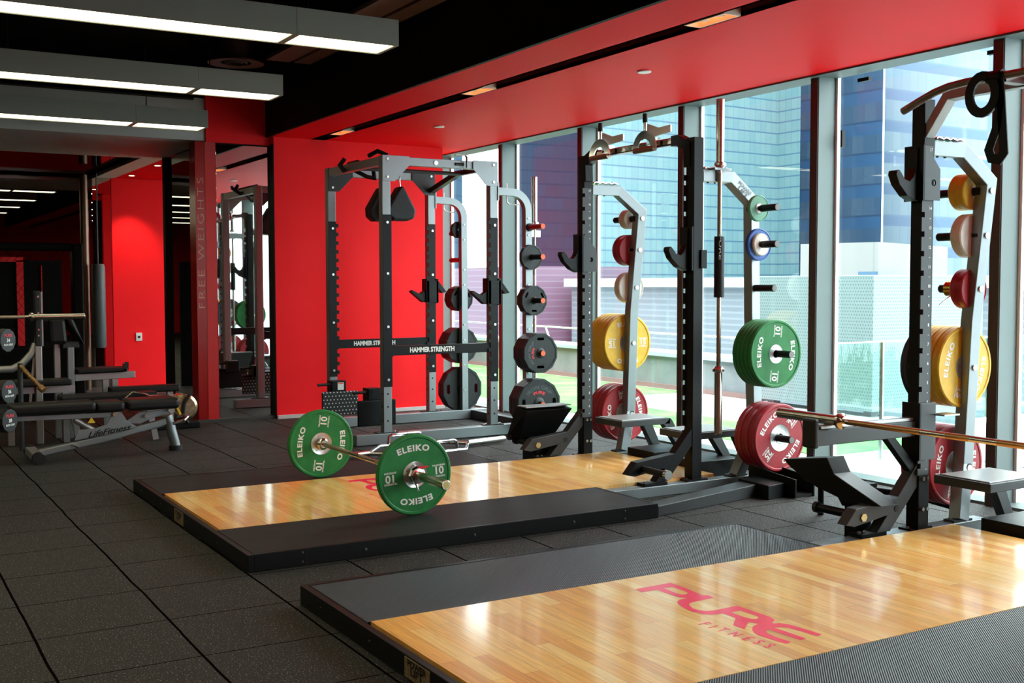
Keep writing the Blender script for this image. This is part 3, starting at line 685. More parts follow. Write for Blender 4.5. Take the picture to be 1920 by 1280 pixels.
        MB().xz([(x0 - .13, .26), (x0 - .45, .225), (x0 - .52, .148), (x0 - .46, .135), (x0 - .22, .17)], ya, yb).build('peg_arm', CHAR if s > 0 else BLK, br, bevel=.003)
        bx(MB(), x0 - .40, x0 - .22, .605, .69, .066, .086).build('brace_flange', BLK, br)
        bolts(br, [(x0 - .375, Y(.65), .086), (x0 - .335, Y(.65), .086)], .009, 'z')
        pg = MB().cyl((x0 - .40, Y(.665), .178), (x0 - .40, Y(.91), .178), .022, 18).build('band_peg', BLK, br)
        MB().cyl((x0 - .40, Y(.90), .178), (x0 - .40, Y(.925), .178), .03, 20).build('peg_end', BOLT if s < 0 else RUB, pg)
        if s > 0: MB().cyl((x0 - .40, Y(.60), .178), (x0 - .40, Y(.592), .178), .022, 6).build('peg_nut', mat('brass_nut', (190, 170, 120), .3, metal=.9), pg); MB().cyl((x0 - .155, Y(.60), .20), (x0 - .155, Y(.596), .20), .016, 16).build('pivot_hole', RUB, br)
    # j hooks
    for s in (-1, 1):
        Y = lambda a: Yc + s * a
        hz = jz
        ya, yb = sorted((Y(.578), Y(.568))); yc_, yd = sorted((Y(.60), Y(.655)))
        hk = [(x0 - .018, hz + .27), (x0 - .018, hz - .004), (x0 - .055, hz - .004), (x0 - .11, hz + .02), (x0 - .17, hz + .075), (x0 - .195, hz + .125), (x0 - .19, hz + .145), (x0 - .172, hz + .15), (x0 - .155, hz + .135), (x0 - .13, hz + .105), (x0 - .095, hz + .095), (x0 - .07, hz + .115), (x0 - .045, hz + .165), (x0 - .04, hz + .27)]
        jh = MB().xz(hk, yc_, yd).build('j_hook', BLK, t, bevel=.003)
        pts = [(x0 - .02, hz + .27), (x0 - .02, hz), (x0 + .10, hz), (x0 + .10, hz + .16), (x0 + .0, hz + .27)]
        hole = circ(x0 + .05, hz + .09, .018, 14)
        me = plate2d([pts, hole], .01)
        MB().mesh(me, lambda c: (c.x, (ya + yb) / 2 + c.z, c.y)).build('side_plate', CHAR, jh)
        if s < 0 : pass
        MB().box(x0 - .03, x0 - .018, *sorted((Y(.568), Y(.69))), hz - .004, hz + .28).build('back_plate', BLK, jh)
        if s < 0: MB().box(x0 + .055, x0 + .1, Y(.685), Y(.675), hz + .01, hz + .13).build('locking_plate', BLK, jh)
    return t
R1 = rack(0, 6.40, 'half rack standing over the end of the first platform, chrome handles on top', 1.45)
R2 = rack(.05, 3.37, 'half rack over the nearest platform, partly out of the frame, with bent pull-up bar', 1.79)
for sx, (dx_, Yc_) in ((-1, (0, 6.40)),):
    for txt, off, xs in (('POWER', .012, 1.1), ('LIFT', -.020, 1.6)):
        tt = text(txt, .036, .0008, xs); a_ = math.atan2(-.155, .21); c0 = (5.205 + dx_, 1.985)
        MB().mesh(tt, lambda c: (c0[0] + c.x * math.cos(a_) - (c.y + off) * math.sin(a_), Yc_ - .6685, c0[1] + c.x * math.sin(a_) + (c.y + off) * math.cos(a_))).build('maker_lettering', LETG, R1)
# top bar of the first rack
cb = MB().box(4.77, 4.82, 5.86, 6.95, 2.28, 2.33).build('top_crossbar', mat('smoked_chrome', (150, 130, 110), .12, metal=1), R1, bevel=.01)
for s in (-1, 1):
    Y = lambda a: 6.40 + s * a
    MB().rtube([(4.80, Y(.60), 2.12), (4.795, Y(.60), 2.26), (4.795, Y(.50), 2.305), (4.795, Y(.44), 2.305)], .07, .07).build('corner_bracket', BLK, R1, bevel=.003)
for i, y in enumerate((6.62, 6.10)):
    pth = [(4.68 - .03, y + .10 * math.cos(a), 2.255 + .10 * math.sin(a)) for a in [PI * k / 14 for k in range(15)]]
    hg = MB().sweep(pth, [(-.028, -.004), (.028, -.004), (.028, .004), (-.028, .004)]).build('grip_handle', CHR, R1)
    MB().cyl((4.65, y - .11, 2.255), (4.65, y + .11, 2.255), .019, 16).build('grip', KNRL, hg)
    sc_ = MB().cyl((4.67, y + .02, 2.35), (4.67, y + .02, 2.46), .011, 12).build('clamp_screw', CHR, hg)
    MB().cyl((4.67, y + .02, 2.44), (4.67, y + .02, 2.50), .017, 12).build('screw_knob', RUB, hg)
    MB().prism([(4.67, y + .0, 2.33), (4.67, y - .25, 2.35), (4.67, y - .25, 2.395), (4.67, y - .12, 2.39), (4.67, y, 2.43)], (.012, 0, 0)).build('clamp_plate', mat('white_metal', (235, 235, 232), .25, metal=.5), hg)
    MB().box(4.69, 4.76, y - .03, y + .03, 2.29, 2.34).build('clamp_block', CHR, hg)
# top of the nearest rack: bent pull-up bar on two braces
pb = [(4.62, 3.93, 2.225), (4.62, 3.83, 2.262), (4.62, 3.74, 2.292), (4.62, 3.66, 2.308), (4.62, 3.56, 2.315), (4.62, 3.2, 2.315), (4.62, 3.08, 2.308), (4.62, 2.98, 2.28), (4.62, 2.80, 2.22)]
MB().tube(pb, .019, 16).build('pull_up_bar', mat('dull_steel', (140, 130, 122), .35, metal=.8), R2)
for s in (-1, 1):
    Y = lambda a: 3.37 + s * a
    MB().rtube([(4.86, Y(.60), 2.13), (4.80, Y(.42), 2.30), (4.80, Y(.30), 2.305)], .055, .055).build('top_brace', SILW, R2, bevel=.003)
MB().rtube([(4.80, 3.07, 2.305), (4.80, 3.67, 2.305)], .055, .055).build('top_crossbar', SILW, R2, bevel=.003)
MB().rtube([(4.62, 3.37, 2.30), (4.80, 3.37, 2.30)], .05, .03).build('bar_stem', SILW, R2)
# suspension strap hanging from that bar
ss = thing('suspension_strap', 'black looped strap and ring hanging from the bent pull-up bar', 'strap', (4.6, 3.4, 2.3))
pth = [(4.60 + .0, 3.455 + .07 * math.cos(a), 2.24 + .085 * math.sin(a)) for a in [2 * PI * k / 20 for k in range(20)]]
MB().sweep(pth, [(-.022, -.006), (.022, -.006), (.022, .006), (-.022, .006)], closed=True).build('ring', BLK, ss)
lp = [(4.60, 3.385, 2.33), (4.60, 3.36, 2.2), (4.60, 3.375, 2.08), (4.60, 3.415, 1.98), (4.60, 3.40, 1.94), (4.60, 3.36, 1.93), (4.60, 3.335, 1.96), (4.60, 3.345, 2.08), (4.60, 3.355, 2.2), (4.60, 3.37, 2.33)]
MB().sweep(lp, [(-.022, -.003), (.022, -.003), (.022, .003), (-.022, .003)]).build('webbing_loop', BLK, ss)
MB().tube([(4.62, 3.36, 2.315), (4.62, 3.44, 2.315)], .03, 14).build('wrap', BLK, ss)
# safety arms on the nearest rack
for s, l in ((1, 'far safety arm of the nearest rack holding the barbell'), (-1, 'near safety arm of the nearest rack, right of the frame')):
    Y = lambda a: 3.37 + s * a
    sa = MB().box(4.09, 4.80, *sorted((Y(.595), Y(.665))), .565, .645).build('safety_arm', CHAR, R2, bevel=.004)
    MB().box(4.12, 4.80, *sorted((Y(.605), Y(.655))), .645, .662).build('wear_strip', SILW, sa, bevel=.003)
    MB().box(4.06, 4.09, *sorted((Y(.585), Y(.675))), .555, .70).build('end_stop', RUB, sa, bevel=.01)
    MB().box(4.795, 4.915, *sorted((Y(.565), Y(.582))), .44, .74).build('collar_plate', CHAR, sa, bevel=.003)
    MB().box(4.79, 4.80, *sorted((Y(.565), Y(.68))), .44, .74).build('front_plate', BLK, sa)
    MB().xz([(4.60, .565), (4.66, .565), (4.80, .43), (4.80, .36)], *sorted((Y(.61), Y(.655)))).build('gusset', BLK, sa)
    MB().box(4.90, 5.02, *sorted((Y(.50), Y(.58))), .672, .68).build('tab', BOLT, sa)
# foot plates hinged beside the racks
w1 = thing('hinged_foot_plate', 'raised black foot plate with painted top sheen beside the far side of the first rack', 'foot plate', (4.5, 7.25, 0))
MB().hexa([(4.35, 7.24, .20), (4.66, 7.24, .20), (4.66, 7.34, .20), (4.30, 7.34, .20), (4.35, 7.13, .415), (4.76, 7.13, .415), (4.76, 7.28, .44), (4.35, 7.28, .44)]).build('pad', BLK, w1, bevel=.003)
MB().box(4.355, 4.755, 7.14, 7.275, .438, .446).build('painted_top_sheen', SILW, w1)  # silver sheet stands in for light reflecting off the black top
MB().box(4.42, 4.62, 7.10, 7.30, 0, .21).build('hinge_block', BLK, w1)
MB().cyl((4.30, 7.31, .205), (4.6, 7.31, .205), .022).build('roller', RUB, w1)
w2 = thing('hinged_foot_plate', 'large black foot plate leaning open beside the nearest rack', 'foot plate', (4.5, 4.2, 0))
py = [(4.59, .39), (4.27, .44), (4.22, .36), (3.9, .24), (4.16, .2), (4.19, .24), (4.34, .27), (4.47, .32), (4.55, .36)]
MB().yz(py, 4.47, 4.60).build('pad', BLK, w2, bevel=.004)
MB().box(4.47, 4.60, 4.08, 4.14, 0, .22).build('hinge_block', BLK, w2)
w3 = thing('hinged_foot_plate', 'long black arm with a U-shaped end lying on the floor at the platform corner', 'foot plate', (4.5, 5.4, 0))
MB().hexa([(4.075, 5.20, 0), (5.0, 5.36, 0), (4.98, 5.52, 0), (4.085, 5.34, 0), (4.075, 5.20, .062), (5.0, 5.36, .082), (4.98, 5.50, .082), (4.085, 5.33, .058)]).build('arm_tube', CHAR, w3, bevel=.004)
MB().hexa([(4.98, 5.24, 0), (5.16, 5.27, 0), (5.16, 5.55, 0), (4.98, 5.52, 0), (4.98, 5.24, .09), (5.16, 5.27, .09), (5.16, 5.55, .10), (4.98, 5.52, .10)]).build('block', BLK, w3, bevel=.003)
for x in (5.16, 5.32): MB().hexa([(x, 5.19, .0), (x + .012, 5.19, .0), (x + .012, 5.62, .0), (x, 5.62, .0), (x, 5.19, .12), (x + .012, 5.19, .12), (x + .012, 5.62, .16), (x, 5.62, .16)]).build('side_plate', BLK, w3, bevel=.002)
MB().box(5.16, 5.33, 5.20, 5.60, .001, .02).build('bottom_plate', BLK, w3)
MB().cyl((5.24, 5.60, .11), (5.38, 5.60, .11), .02).build('roller', RUB, w3)
w4 = thing('rubber_stop_block', 'small black block and curved bar on the floor behind the nearest rack', 'floor stop', (5.0, 4.5, 0))
MB().hexa([(4.86, 4.72, .20), (5.0, 4.68, .20), (5.0, 4.78, .20), (4.86, 4.82, .20), (4.84, 4.72, .34), (5.0, 4.68, .32), (5.0, 4.78, .32), (4.84, 4.82, .34)]).build('pad', BLK, w4, bevel=.003)
MB().tube([(4.92, 4.72, .23), (5.02, 4.58, .19), (5.10, 4.50, .17), (5.25, 4.36, .15), (5.38, 4.2, .10), (5.42, 4.12, .02)], .02, 12).build('curved_bar', BLK, w4)
MB().cyl((4.93, 4.75, 0), (4.93, 4.75, .22), .018).build('post', BLK, w4)
MB().box(5.04, 5.11, 4.49, 4.57, .14, .21).build('joint', BLK, w4)

# plates stored on the racks
stack(G10, '10', .225, .035, .062, math.radians(84), 5.262, .90, 5.475, 5, 'green 10 kg', "on first rack's near post", both=True)
stack(R25, '25', .225, .066, .088, math.radians(44), 5.30, .345, 5.47, 3, 'dark red 25 kg', "on first rack's near post", both=True)
p = put(bumper(GPALE, None, .088, .03, .036, 0), (5.26, 5.66, 1.86), 'small pale green change plate on the top peg of the first rack'); 
p = put(bumper(BLU, None, .108, .03, .075, 0), (5.28, 5.675, 1.62), 'small blue change plate on the first rack, behind a white one')
p = put(bumper(WHP, None, .074, .02, .03, 0), (5.28, 5.648, 1.62), 'small white change plate in front of the blue one')
stack(Y15, '15', .225, .05, .075, 0, 5.27, .90, 7.115, 5, 'yellow 15 kg', "on first rack's far post", both=True)
stack(R25, '25', .225, .066, .088, math.radians(100), 5.275, .345, 7.15, 3, 'dark red 25 kg', "on first rack's far post")
put(bumper(WHP, None, .075, .08, .03, 0), (5.28, 7.12, 1.86), 'small white plate on the top far peg of the first rack')
put(bumper(R25, None, .12, .10, .03, 0), (5.28, 7.13, 1.62), 'small dark red thick plate on the far side of the first rack')
put(bumper(WHP, None, .12, .07, .03, 0), (5.28, 7.12, 1.33), 'middle-sized white plate on the far side of the first rack')
dx, dy = .05, -3.03
stack(Y15, '15', .225, .05, .075, math.radians(72), 5.27 + dx, .90, 7.10 + dy, 4, 'yellow 15 kg', "on nearest rack's far post", both=True)
put(bumper(mat('navy_rubber', (22, 26, 44), .5), None, .225, .05, .075, 0), (5.32, 7.10 + dy + .236, .90), 'dark navy plate behind the yellow plates of the nearest rack')
stack(R25, '25', .225, .066, .088, math.radians(80), 5.325, .345, 7.15 + dy, 3, 'dark red 25 kg', "on nearest rack's far post")
put(bumper(Y15, None, .10, .10, .03, 0), (5.33, 7.12 + dy, 1.86), 'small yellow thick plate on the top peg of the nearest rack')
put(bumper(WHP, None, .12, .07, .03, 0), (5.33, 7.10 + dy, 1.62), 'middle-sized white plate on the nearest rack')
put(bumper(R25, None, .11, .08, .03, 0), (5.33, 7.10 + dy, 1.33), 'small dark red plate on the nearest rack held by a brass collar')
cl = thing('barbell_collar', 'brass spring collar with wire handle on a peg of the nearest rack', 'collar', (5.33, 4.2, 1.33))
MB().lathe([(.025, 4.115), (.045, 4.115), (.045, 4.20), (.025, 4.20)], (5.33, 0, 1.33), 'y', 24).build('ring', mat('brass', (190, 150, 60), .25, metal=1), cl)
MB().tube([(5.30, 4.15, 1.30), (5.25, 4.17, 1.26), (5.23, 4.18, 1.24)], .003, 6).build('wire_handle', CHR, cl)

# vertical barbells hanging in the holders
vb = barbell('barbell', 'chrome barbell hanging upright in front of the window on the first rack', (4.975, 5.715, 1.465), (0, 0, 1))
rl_ = thing('bar_pad', 'black foam bar pad wrapped on the upright hanging barbell', 'bar pad', (4.975, 5.715, 1.47))
MB().lathe([(.0165, 1.27), (.033, 1.27), (.034, 1.275), (.034, 1.665), (.033, 1.67), (.0165, 1.67)], (4.975, 5.715, 0), 'z', 24).build('foam', RUB, rl_)
tm = text('PURE', .06, .001, 1.2)
MB().mesh(tm, lambda c: (4.975 - .034 * .6 + c.y * .5, 5.715 - .0345 + abs(c.y) * .2, 1.6 - c.x)).build('lettering', LETG, rl_)
MB().xz([(4.905, 2.115), (4.905, 2.10), (5.045, 2.10), (5.045, 2.115)], 5.68, 5.75).build('bar_holder_tray', CHR, R1)

# ------------------------------------------------------------------ full power rack at the red wall
HS = thing('power_rack', 'silver four-post power rack with black safety bars before the red wall', 'power rack', (4.4, 9.4, 0))
YF, YB = 8.75, 9.98
for (x, y, nm) in ((3.925, YF, 'A'), (4.965, YF, 'B'), (3.925, YB, 'C'), (4.965, YB, 'D')):
    u = MB().box(x, x + .075, y, y + .075, .095, 2.44).build('upright', SILV, HS, bevel=.003)
    # toothed cover plate
    n = 18; z0, z1 = .49, 1.945; p = (z1 - z0) / n; left = nm in 'BD'
    pts = [(0, z0), (.075, z0)]
    for k in range(n):
        zt = z0 + k * p; pts += [(.075, zt + p * .3), (.098, zt + p * .3), (.098, zt + p * .72), (.075, zt + p * .72)]
    pts += [(.075, z1), (0, z1)]
    if left: pts = [(.075 - a, b) for a, b in pts]
    if nm == 'A': pts = [(0, z0), (.079, z0), (.079, z1), (0, z1)]
    me = plate2d([pts], .006)
    cp = MB().mesh(me, lambda c: (x + c.x, y - .004 + c.z, c.y)).build('toothed_cover', BLK, u)
    bolts(cp, [(x + .04, y - .007, z) for z in (.55, 1.0, 1.45, 1.88)], .012)
    fl = MB().box(x - .06, x + .135, y - .004, y + .079, .095, .104).build('foot_flange', CHAR, u)
    bolts(u, [(x - .035, y + .03, .104), (x + .11, y + .03, .104)], .011, 'z')
    hl = MB()
    for z in (.2, .32, .43): hl.cyl((x + .0375, y - .001, z), (x + .0375, y + .002, z), .009, 12); hl.cyl((x - .001, y + .0375, z), (x + .002, y + .0375, z), .009, 12)
    hl.build('adjustment_holes', RUB, u)
for y in (YF, YB): MB().rtube([(3.67, y + .037, .05), (5.62, y + .037, .05)], .09, .09).build('base_rail', SILV, HS, bevel=.004)
r_ = MB().rtube([(5.47, YF + .08, .05), (5.47, YB, .05)], .075, .08).build('cross_rail', CHAR, HS, bevel=.004)
for y in (YF, YB): MB().box(4.0, 4.965, y + .005, y + .07, 2.365, 2.435).build('top_beam', SILV, HS, bevel=.003)
MB().box(3.93, 3.995, YF + .075, YB, 2.365, 2.435).build('side_beam', SILW, HS, bevel=.003)
MB().rtube([(5.0, YF + .09, 2.27), (5.03, YF + .32, 2.40), (5.04, YF + .75, 2.40), (5.0, YB - .01, 2.27)], .06, .05).build('pull_up_bar', mat('brown_chrome', (60, 40, 38), .3, metal=.4), HS, bevel=.004)
gA = [(0, 2.442), (.25, 2.442), (.25, 2.365), (.11, 2.225), (0, 2.225)]
for y, m_ in ((YF, SILV), (YB, CHAR)):
    for x, s in ((3.925, 1), (5.04, -1)):
        o = MB().xz([(x + s * a, b) for a, b in gA], y - .008, y - .001).build('corner_gusset', m_ if y == YF else CHAR, HS, bevel=.002)
        bolts(o, [(x + s * .045, y - .008, 2.41), (x + s * .045, y - .008, 2.26)], .011)
bolts(HS, [(4.43, YF + .004, 2.40)], .018, m_=CHR)
MB().rtube([(4.60, YF - .03, 2.475), (4.70, YF - .03, 2.478), (4.715, YF - .03, 2.46), (4.715, YF - .03, 2.37)], .03, .006).build('top_hook', SILW, HS)
MB().cyl((4.62, YF + .0, 2.40), (4.70, YF + .0, 2.40), .014, 10).build('hook_pin', CHAR, HS)
# black multi-grip handles at the left side
for pth in ([(3.96, 9.62, 2.40), (3.91, 9.56, 2.38), (3.86, 9.52, 2.42), (3.90, 9.50, 2.48)], [(3.96, 9.35, 2.44), (4.04, 9.75, 2.46)], [(3.99, 9.5, 2.38), (4.08, 9.42, 2.32), (4.14, 9.40, 2.31), (4.15, 9.44, 2.38)], [(3.96, 9.1, 2.47), (3.99, 8.98, 2.50), (4.06, 8.93, 2.46)]):
    MB().tube(pth, .019, 10).build('grip_handle', RUB, HS)
for y, l in ((YF - .012, 'front'), (YB - .012, 'rear')):
    sb = thing('safety_bar', 'black safety bar with white lettering at the %s of the silver power rack' % l, 'safety bar', (4.4, y, .79), 'lettered safety bars')
    MB().box(4.0, 4.965, y + .02, y + .075, .753, .835).build('tube', BLK, sb, bevel=.003)
    MB().box(4.0, 4.02, y + .015, y + .08, .745, .842).build('end_plate', BLK, sb)
    tm = text('HAMMER STRENGTH', .058, .0022, .9, .95); w_ = max(v.co.x for v in tm.vertices) - min(v.co.x for v in tm.vertices)
    MB().mesh(tm, lambda c: (4.39 + c.x * .43 / w_, y + .0185, .794 + c.y)).build('lettering', LETT, sb)
for x, y, l in ((4.965, YF, 'front right'), (4.965, YB, 'rear right')):
    ch = thing('bar_catch', 'black double-sided bar catch on the %s post of the silver rack' % l, 'bar hook', (x, y, 1.3), 'black catches on the silver rack')
    MB().box(x - .03, x - .0, y - .02, y + .09, 1.18, 1.41).build('clamp', BLK, ch, bevel=.003)
    MB().box(x + .075, x + .1, y - .02, y + .09, 1.17, 1.41).build('clamp', BLK, ch, bevel=.003)
    MB().box(x - .03, x + .1, y - .02, y - .008, 1.18, 1.39).build('front_plate', BLK, ch)
    MB().xz([(x - .03, 1.20), (x - .06, 1.18), (x - .19, 1.285), (x - .17, 1.30), (x - .09, 1.26), (x - .03, 1.30)], y - .0, y + .06).build('catch', BLK, ch, bevel=.002)
    MB().xz([(x + .1, 1.39), (x + .12, 1.38), (x + .20, 1.28), (x + .15, 1.27), (x + .1, 1.33)], y - .0, y + .06).build('catch', BLK, ch, bevel=.002)
# tread-plate step boxes
def stepb(x, y, tread, l, face):
    t = thing('foot_step_plate', l, 'step', (x, y, .2), 'step plates on the silver rack')
    MB().box(x, x + .36, y, y + .02, .135, .36).build('plate', TREAD if tread else BLK, t, bevel=.012)
    MB().box(x + .10, x + .23, y + .02, y + .13, .33, .46).build('bracket', BLK, t, bevel=.006)
    MB().box(x + .10, x + .24, y - .0, y + .02, .36, .46).build('front_cover', BLK, t, bevel=.004)
    if tread: MB().box(x + .155, x + .215, y - .002, y, .375, .445).build('warning_label', WHT, t); MB().box(x + .16, x + .21, y - .003, y - .001, .43, .442).build('label_heading', ORNG, t)
    MB().cyl((x + .11, y + .03, .43), (x - .03, y + .03, .425), .014, 10).build('handle', RUB, t)
stepb(3.80, 9.86, True, 'black diamond-tread step plate on the rear left post', 1)
stepb(3.78, 8.97, False, 'plain black step plate behind the front left post', 1)
# storage posts of the silver rack
def hs_tree(y, s):
    pth = [(5.04, y + .03, 2.185), (5.20, y + .03, 2.18)] + [(5.20 + .165 * math.sin(a), y + .03, 2.015 + .165 * math.cos(a)) for a in [PI / 2 * k / 8 for k in range(1, 9)]] + [(5.37, y + .03, .095)]
    o = MB().rtube(pth, .065, .065).build('storage_post', SILV, HS)
    MB().box(5.04, 5.052, y - .01, y + .075, 2.10, 2.26).build('mount_plate', SILV, o)
    MB().tube([(5.15, y + .03, 2.26), (5.15, y + .03, 2.12), (5.155, y + .03, 2.09), (5.18, y + .03, 2.075), (5.28, y + .03, 2.07)], .006, 8).build('wire_hook', BOLT, o)
    bolts(o, [(5.36, y - .003, z) for z in (1.95, 1.80, 1.5, 1.35, .95, .8, .55, .3)], .008)
    for z, col in ((1.87, REDS), (1.60, RUB), (1.21, RUB), (.74, RUB), (.28, RUB)):
        if s > 0: z2 = {1.87: 1.86, 1.60: 1.60}.get(z, z); rd = (z == 1.60); m_ = REDS if rd else RUB
        else: rd = z == 1.87; m_ = REDS if rd else RUB
        a = (y + .03 + s * .03); b = y + .03 + s * .26
        pg = MB().cyl((5.37, a, z), (5.37, b, z), .024, 18).build('plate_peg', m_, HS)
        MB().lathe([(.024, a), (.036, a), (.034, a + s * .03), (.024, a + s * .03)], (5.37, 0, z), 'y', 20).build('peg_flange', RUB, pg)
        MB().cyl((5.37, b, z), (5.37, b + s * .008, z), .023, 18).build('peg_cap', ORNG, pg)
hs_tree(YF, -1); hs_tree(YB, 1)
def dodeca(R, t, label, loc, word=True, grips=2, group=None, rot=0):
    root = thing('grip_plate', label, 'weight plate', (0, 0, 0), group)
    loops = [circ(0, 0, R, 12, PI / 12 + rot), circ(0, 0, .0275, 16)]
    gs = []
    for k in range(grips):
        a = rot + 2 * PI * k / grips
        L_ = []
        for j in range(16):
            b = 2 * PI * j / 16; u = .021 * R / .225 * math.cos(b); v = (.030 + .0 * R) * R / .225 * (1 if math.sin(b) > 0 else -1 if math.sin(b) < 0 else 0) * 1.0 + .021 * R / .225 * math.sin(b)
            r0 = R * .70; px = r0 + u; L_.append((px * math.cos(a) - v * math.sin(a), px * math.sin(a) + v * math.cos(a)))
        gs.append(L_)
    if R > .1: loops += gs
    me = plate2d(loops, t - .008, .004)
    MB().mesh(me, lambda c: (c.x, c.z, c.y)).build('plate_body', PLT, root)
    rim = plate2d([circ(0, 0, R * .985, 12, PI / 12 + rot), circ(0, 0, R * .9, 12, PI / 12 + rot)], .004)
    MB().mesh(rim, lambda c: (c.x, -t / 2 - .002 + c.z, c.y)).build('raised_rim', PLT, root)
    MB().lathe([(.026, -t / 2 - .008), (R * .22, -t / 2 - .006), (R * .26, -t / 2), (R * .26, 0), (.026, 0)], seg=28).build('hub', PLT, root)
    if word:
        tm = text('IRON GRIP', .045 * R / .225, .001, 1.25, 1.05); r = R * .66; g = MB()
        g.mesh(tm, lambda c: ((r + c.y) * math.sin(c.x / r - rot), -t / 2 - .001, (r + c.y) * math.cos(c.x / r - rot))); g.build('raised_lettering', mat('plate_lettering', (62, 66, 69), .5), root)
        tm = text('PURE', .035 * R / .225, .0012, 1.5); r = R * .46; g = MB()
        g.mesh(tm, lambda c: ((r + c.y) * math.sin(c.x / r - rot), -t / 2 - .0012, (r + c.y) * math.cos(c.x / r - rot))); g.build('red_logo', LETR, root)
    root.location = loc; return root
def dstack(R, t, n, x, z, y, s, where, word=True, grips=2, rot=0):
    first = None
    for k in range(n):
        lab = 'black twelve-sided plate%s, %s' % ('' if n == 1 else (' frontmost of %d' % n if k == 0 else ' %s of %d from front' % (ORD[k], n)), where)
        if first is None: first = dodeca(R, t, lab, (x, y + t / 2, z), word, grips, 'black plates %s' % where if n > 1 else None, rot)
        else:
            c = first.copy(); COL.objects.link(c); c['label'] = lab; c.location = (x, y + t / 2 + k * (t + .004), z)
            for ch in list(first.children):
                if ch.name.startswith(('raised_lettering', 'red_logo')): continue
                d = ch.copy(); COL.objects.link(d); d.parent = c
yf = YF + .03 - .0345
dstack(.112, .035, 1, 5.37, 1.60, yf - .04, -1, 'second from top on silver rack\'s near post', False, 0)
dstack(.135, .04, 2, 5.37, 1.21, yf - .084, -1, 'mid-height on silver rack\'s near post', False, 3, .5)
dstack(.18, .042, 4, 5.37, .74, yf - .19, -1, 'second lowest on silver rack\'s near post', True, 2, PI / 2 * 1.0)
dstack(.228, .05, 3, 5.37, .28, yf - .165, -1, 'lowest on silver rack\'s near post', True, 2, 0)
yb = YB + .03 + .034
dstack(.08, .04, 1, 5.34, 1.90, yb, 1, 'topmost on silver rack\'s far post', False, 0)
dstack(.125, .045, 3, 5.37, 1.21, yb, 1, 'mid-height on silver rack\'s far post', False, 3, .4)
dstack(.18, .042, 4, 5.37, .74, yb, 1, 'second lowest on silver rack\'s far post', False, 2, PI / 2)
dstack(.225, .05, 2, 5.37, .30, yb, 1, 'lowest on silver rack\'s far post', False, 2, 0)
barbell('barbell', 'bright barbell stored upright behind the near plates of the silver rack', (5.50, 8.87, 1.24), (0, 0, 1))
MB().box(5.40, 5.56, 8.86, 8.89, 1.79, 1.85).build('bar_bracket', BOLT, HS)
# ab straps
ab = thing('ab_strap', 'pair of black hanging ab straps inside the silver power rack', 'strap', (4.3, 9.2, 2.2))
for i, (x, y) in enumerate(((4.37, 9.3), (4.26, 9.47))):
    MB().xz([(x - .02, 2.24), (x + .02, 2.24), (x + .14, 2.03), (x + .125, 1.955), (x + .06, 1.93), (x - .08, 1.93), (x - .13, 1.97), (x - .135, 2.05)], y, y + .13).build('padded_sling', RUB, ab, bevel=.02)
    MB().tube([(x, y + .05, 2.24), (x - .005, y + .05, 2.30), (x, y + .05, 2.37)], .006, 8).build('carabiner', CHR, ab)
MB().cyl((3.96, 9.38, 2.385), (5.0, 9.38, 2.385), .018).build('cross_rod', CHAR, HS)
# hex trap bar on the floor
tb = thing('hex_trap_bar', 'chrome hexagonal trap bar lying on the floor before the silver rack', 'trap bar', (4.1, 8.2, 0))
hexp = [(3.52, 8.15), (3.80, 7.86), (4.28, 7.95), (4.46, 8.25), (4.22, 8.52), (3.75, 8.45)]
MB().tube([(x, y, .035) for x, y in hexp], .016, 12, closed=True).build('hex_frame', CHR, tb)
for (a, b) in (((4.46, 8.25), (4.86, 8.34)), ((3.52, 8.15), (3.12, 8.06))): MB().cyl((*a, .035), (*b, .035), .026, 16).build('sleeve', BARS, tb)
for (a, b) in (((3.85, 7.88), (4.2, 7.94)), ((3.83, 8.46), (4.16, 8.50))):
    MB().tube([(*a, .035), (a[0] + .01, a[1], .105), (a[0] + .04, a[1] + .01, .12), (b[0] - .04, b[1] - .01, .12), (b[0] - .01, b[1], .105), (*b, .035)], .012, 10).build('raised_handle', CHR, tb)

# ------------------------------------------------------------------ adjustable bench on the left
BN = thing('adjustable_bench', 'silver adjustable bench with black pads and script lettering at the left', 'bench', (1.8, 9.4, 0))
def pad(x0, x1, y0, y1, z0, z1, t, nm='pad', bv=.03): return MB().box(x0, x1, y0, y1, z0, z1).build(nm, VINY, t, bevel=bv, seg=4)
pad(1.08, 1.70, 9.27, 9.53, .36, .445, BN, 'back_pad'); pad(1.70, 1.92, 9.27, 9.53, .35, .435, BN, 'middle_pad'); pad(1.935, 2.35, 9.27, 9.53, .35, .44, BN, 'seat_pad')
MB().rtube([(1.12, 9.36, .335), (1.85, 9.36, .325)], .04, .04).build('pad_rail', SILV, BN, bevel=.004)
MB().rtube([(1.12, 9.46, .335), (1.85, 9.46, .325)], .04, .04).build('pad_rail', SILV, BN, bevel=.004)
MB().rtube([(1.22, 9.38, .045), (1.75, 9.38, .13), (2.2, 9.38, .225), (2.30, 9.38, .255)], .06, .06).build('main_beam', SILV, BN, bevel=.012)
g = MB().xz([(1.54, .14), (1.57, .22), (1.70, .225), (1.78, .25), (1.83, .33), (1.90, .34), (1.94, .27), (2.02, .215), (1.8, .17)], 9.335, 9.345).build('side_gusset', SILV, BN, bevel=.002)
MB().xz([(1.92, .25), (2.05, .33), (2.33, .34), (2.33, .31), (2.2, .29), (2.05, .235)], 9.37, 9.40).build('seat_bracket', SILV, BN, bevel=.002)
tm = text('LifeFitness', .062, .001, 1.15, .95, .35); w_ = max(v.co.x for v in tm.vertices) - min(v.co.x for v in tm.vertices)
MB().mesh(tm, lambda c: (1.80 + c.x * .33 / w_, 9.333, .195 + c.y + c.x * .16)).build('lettering', BLK, g)
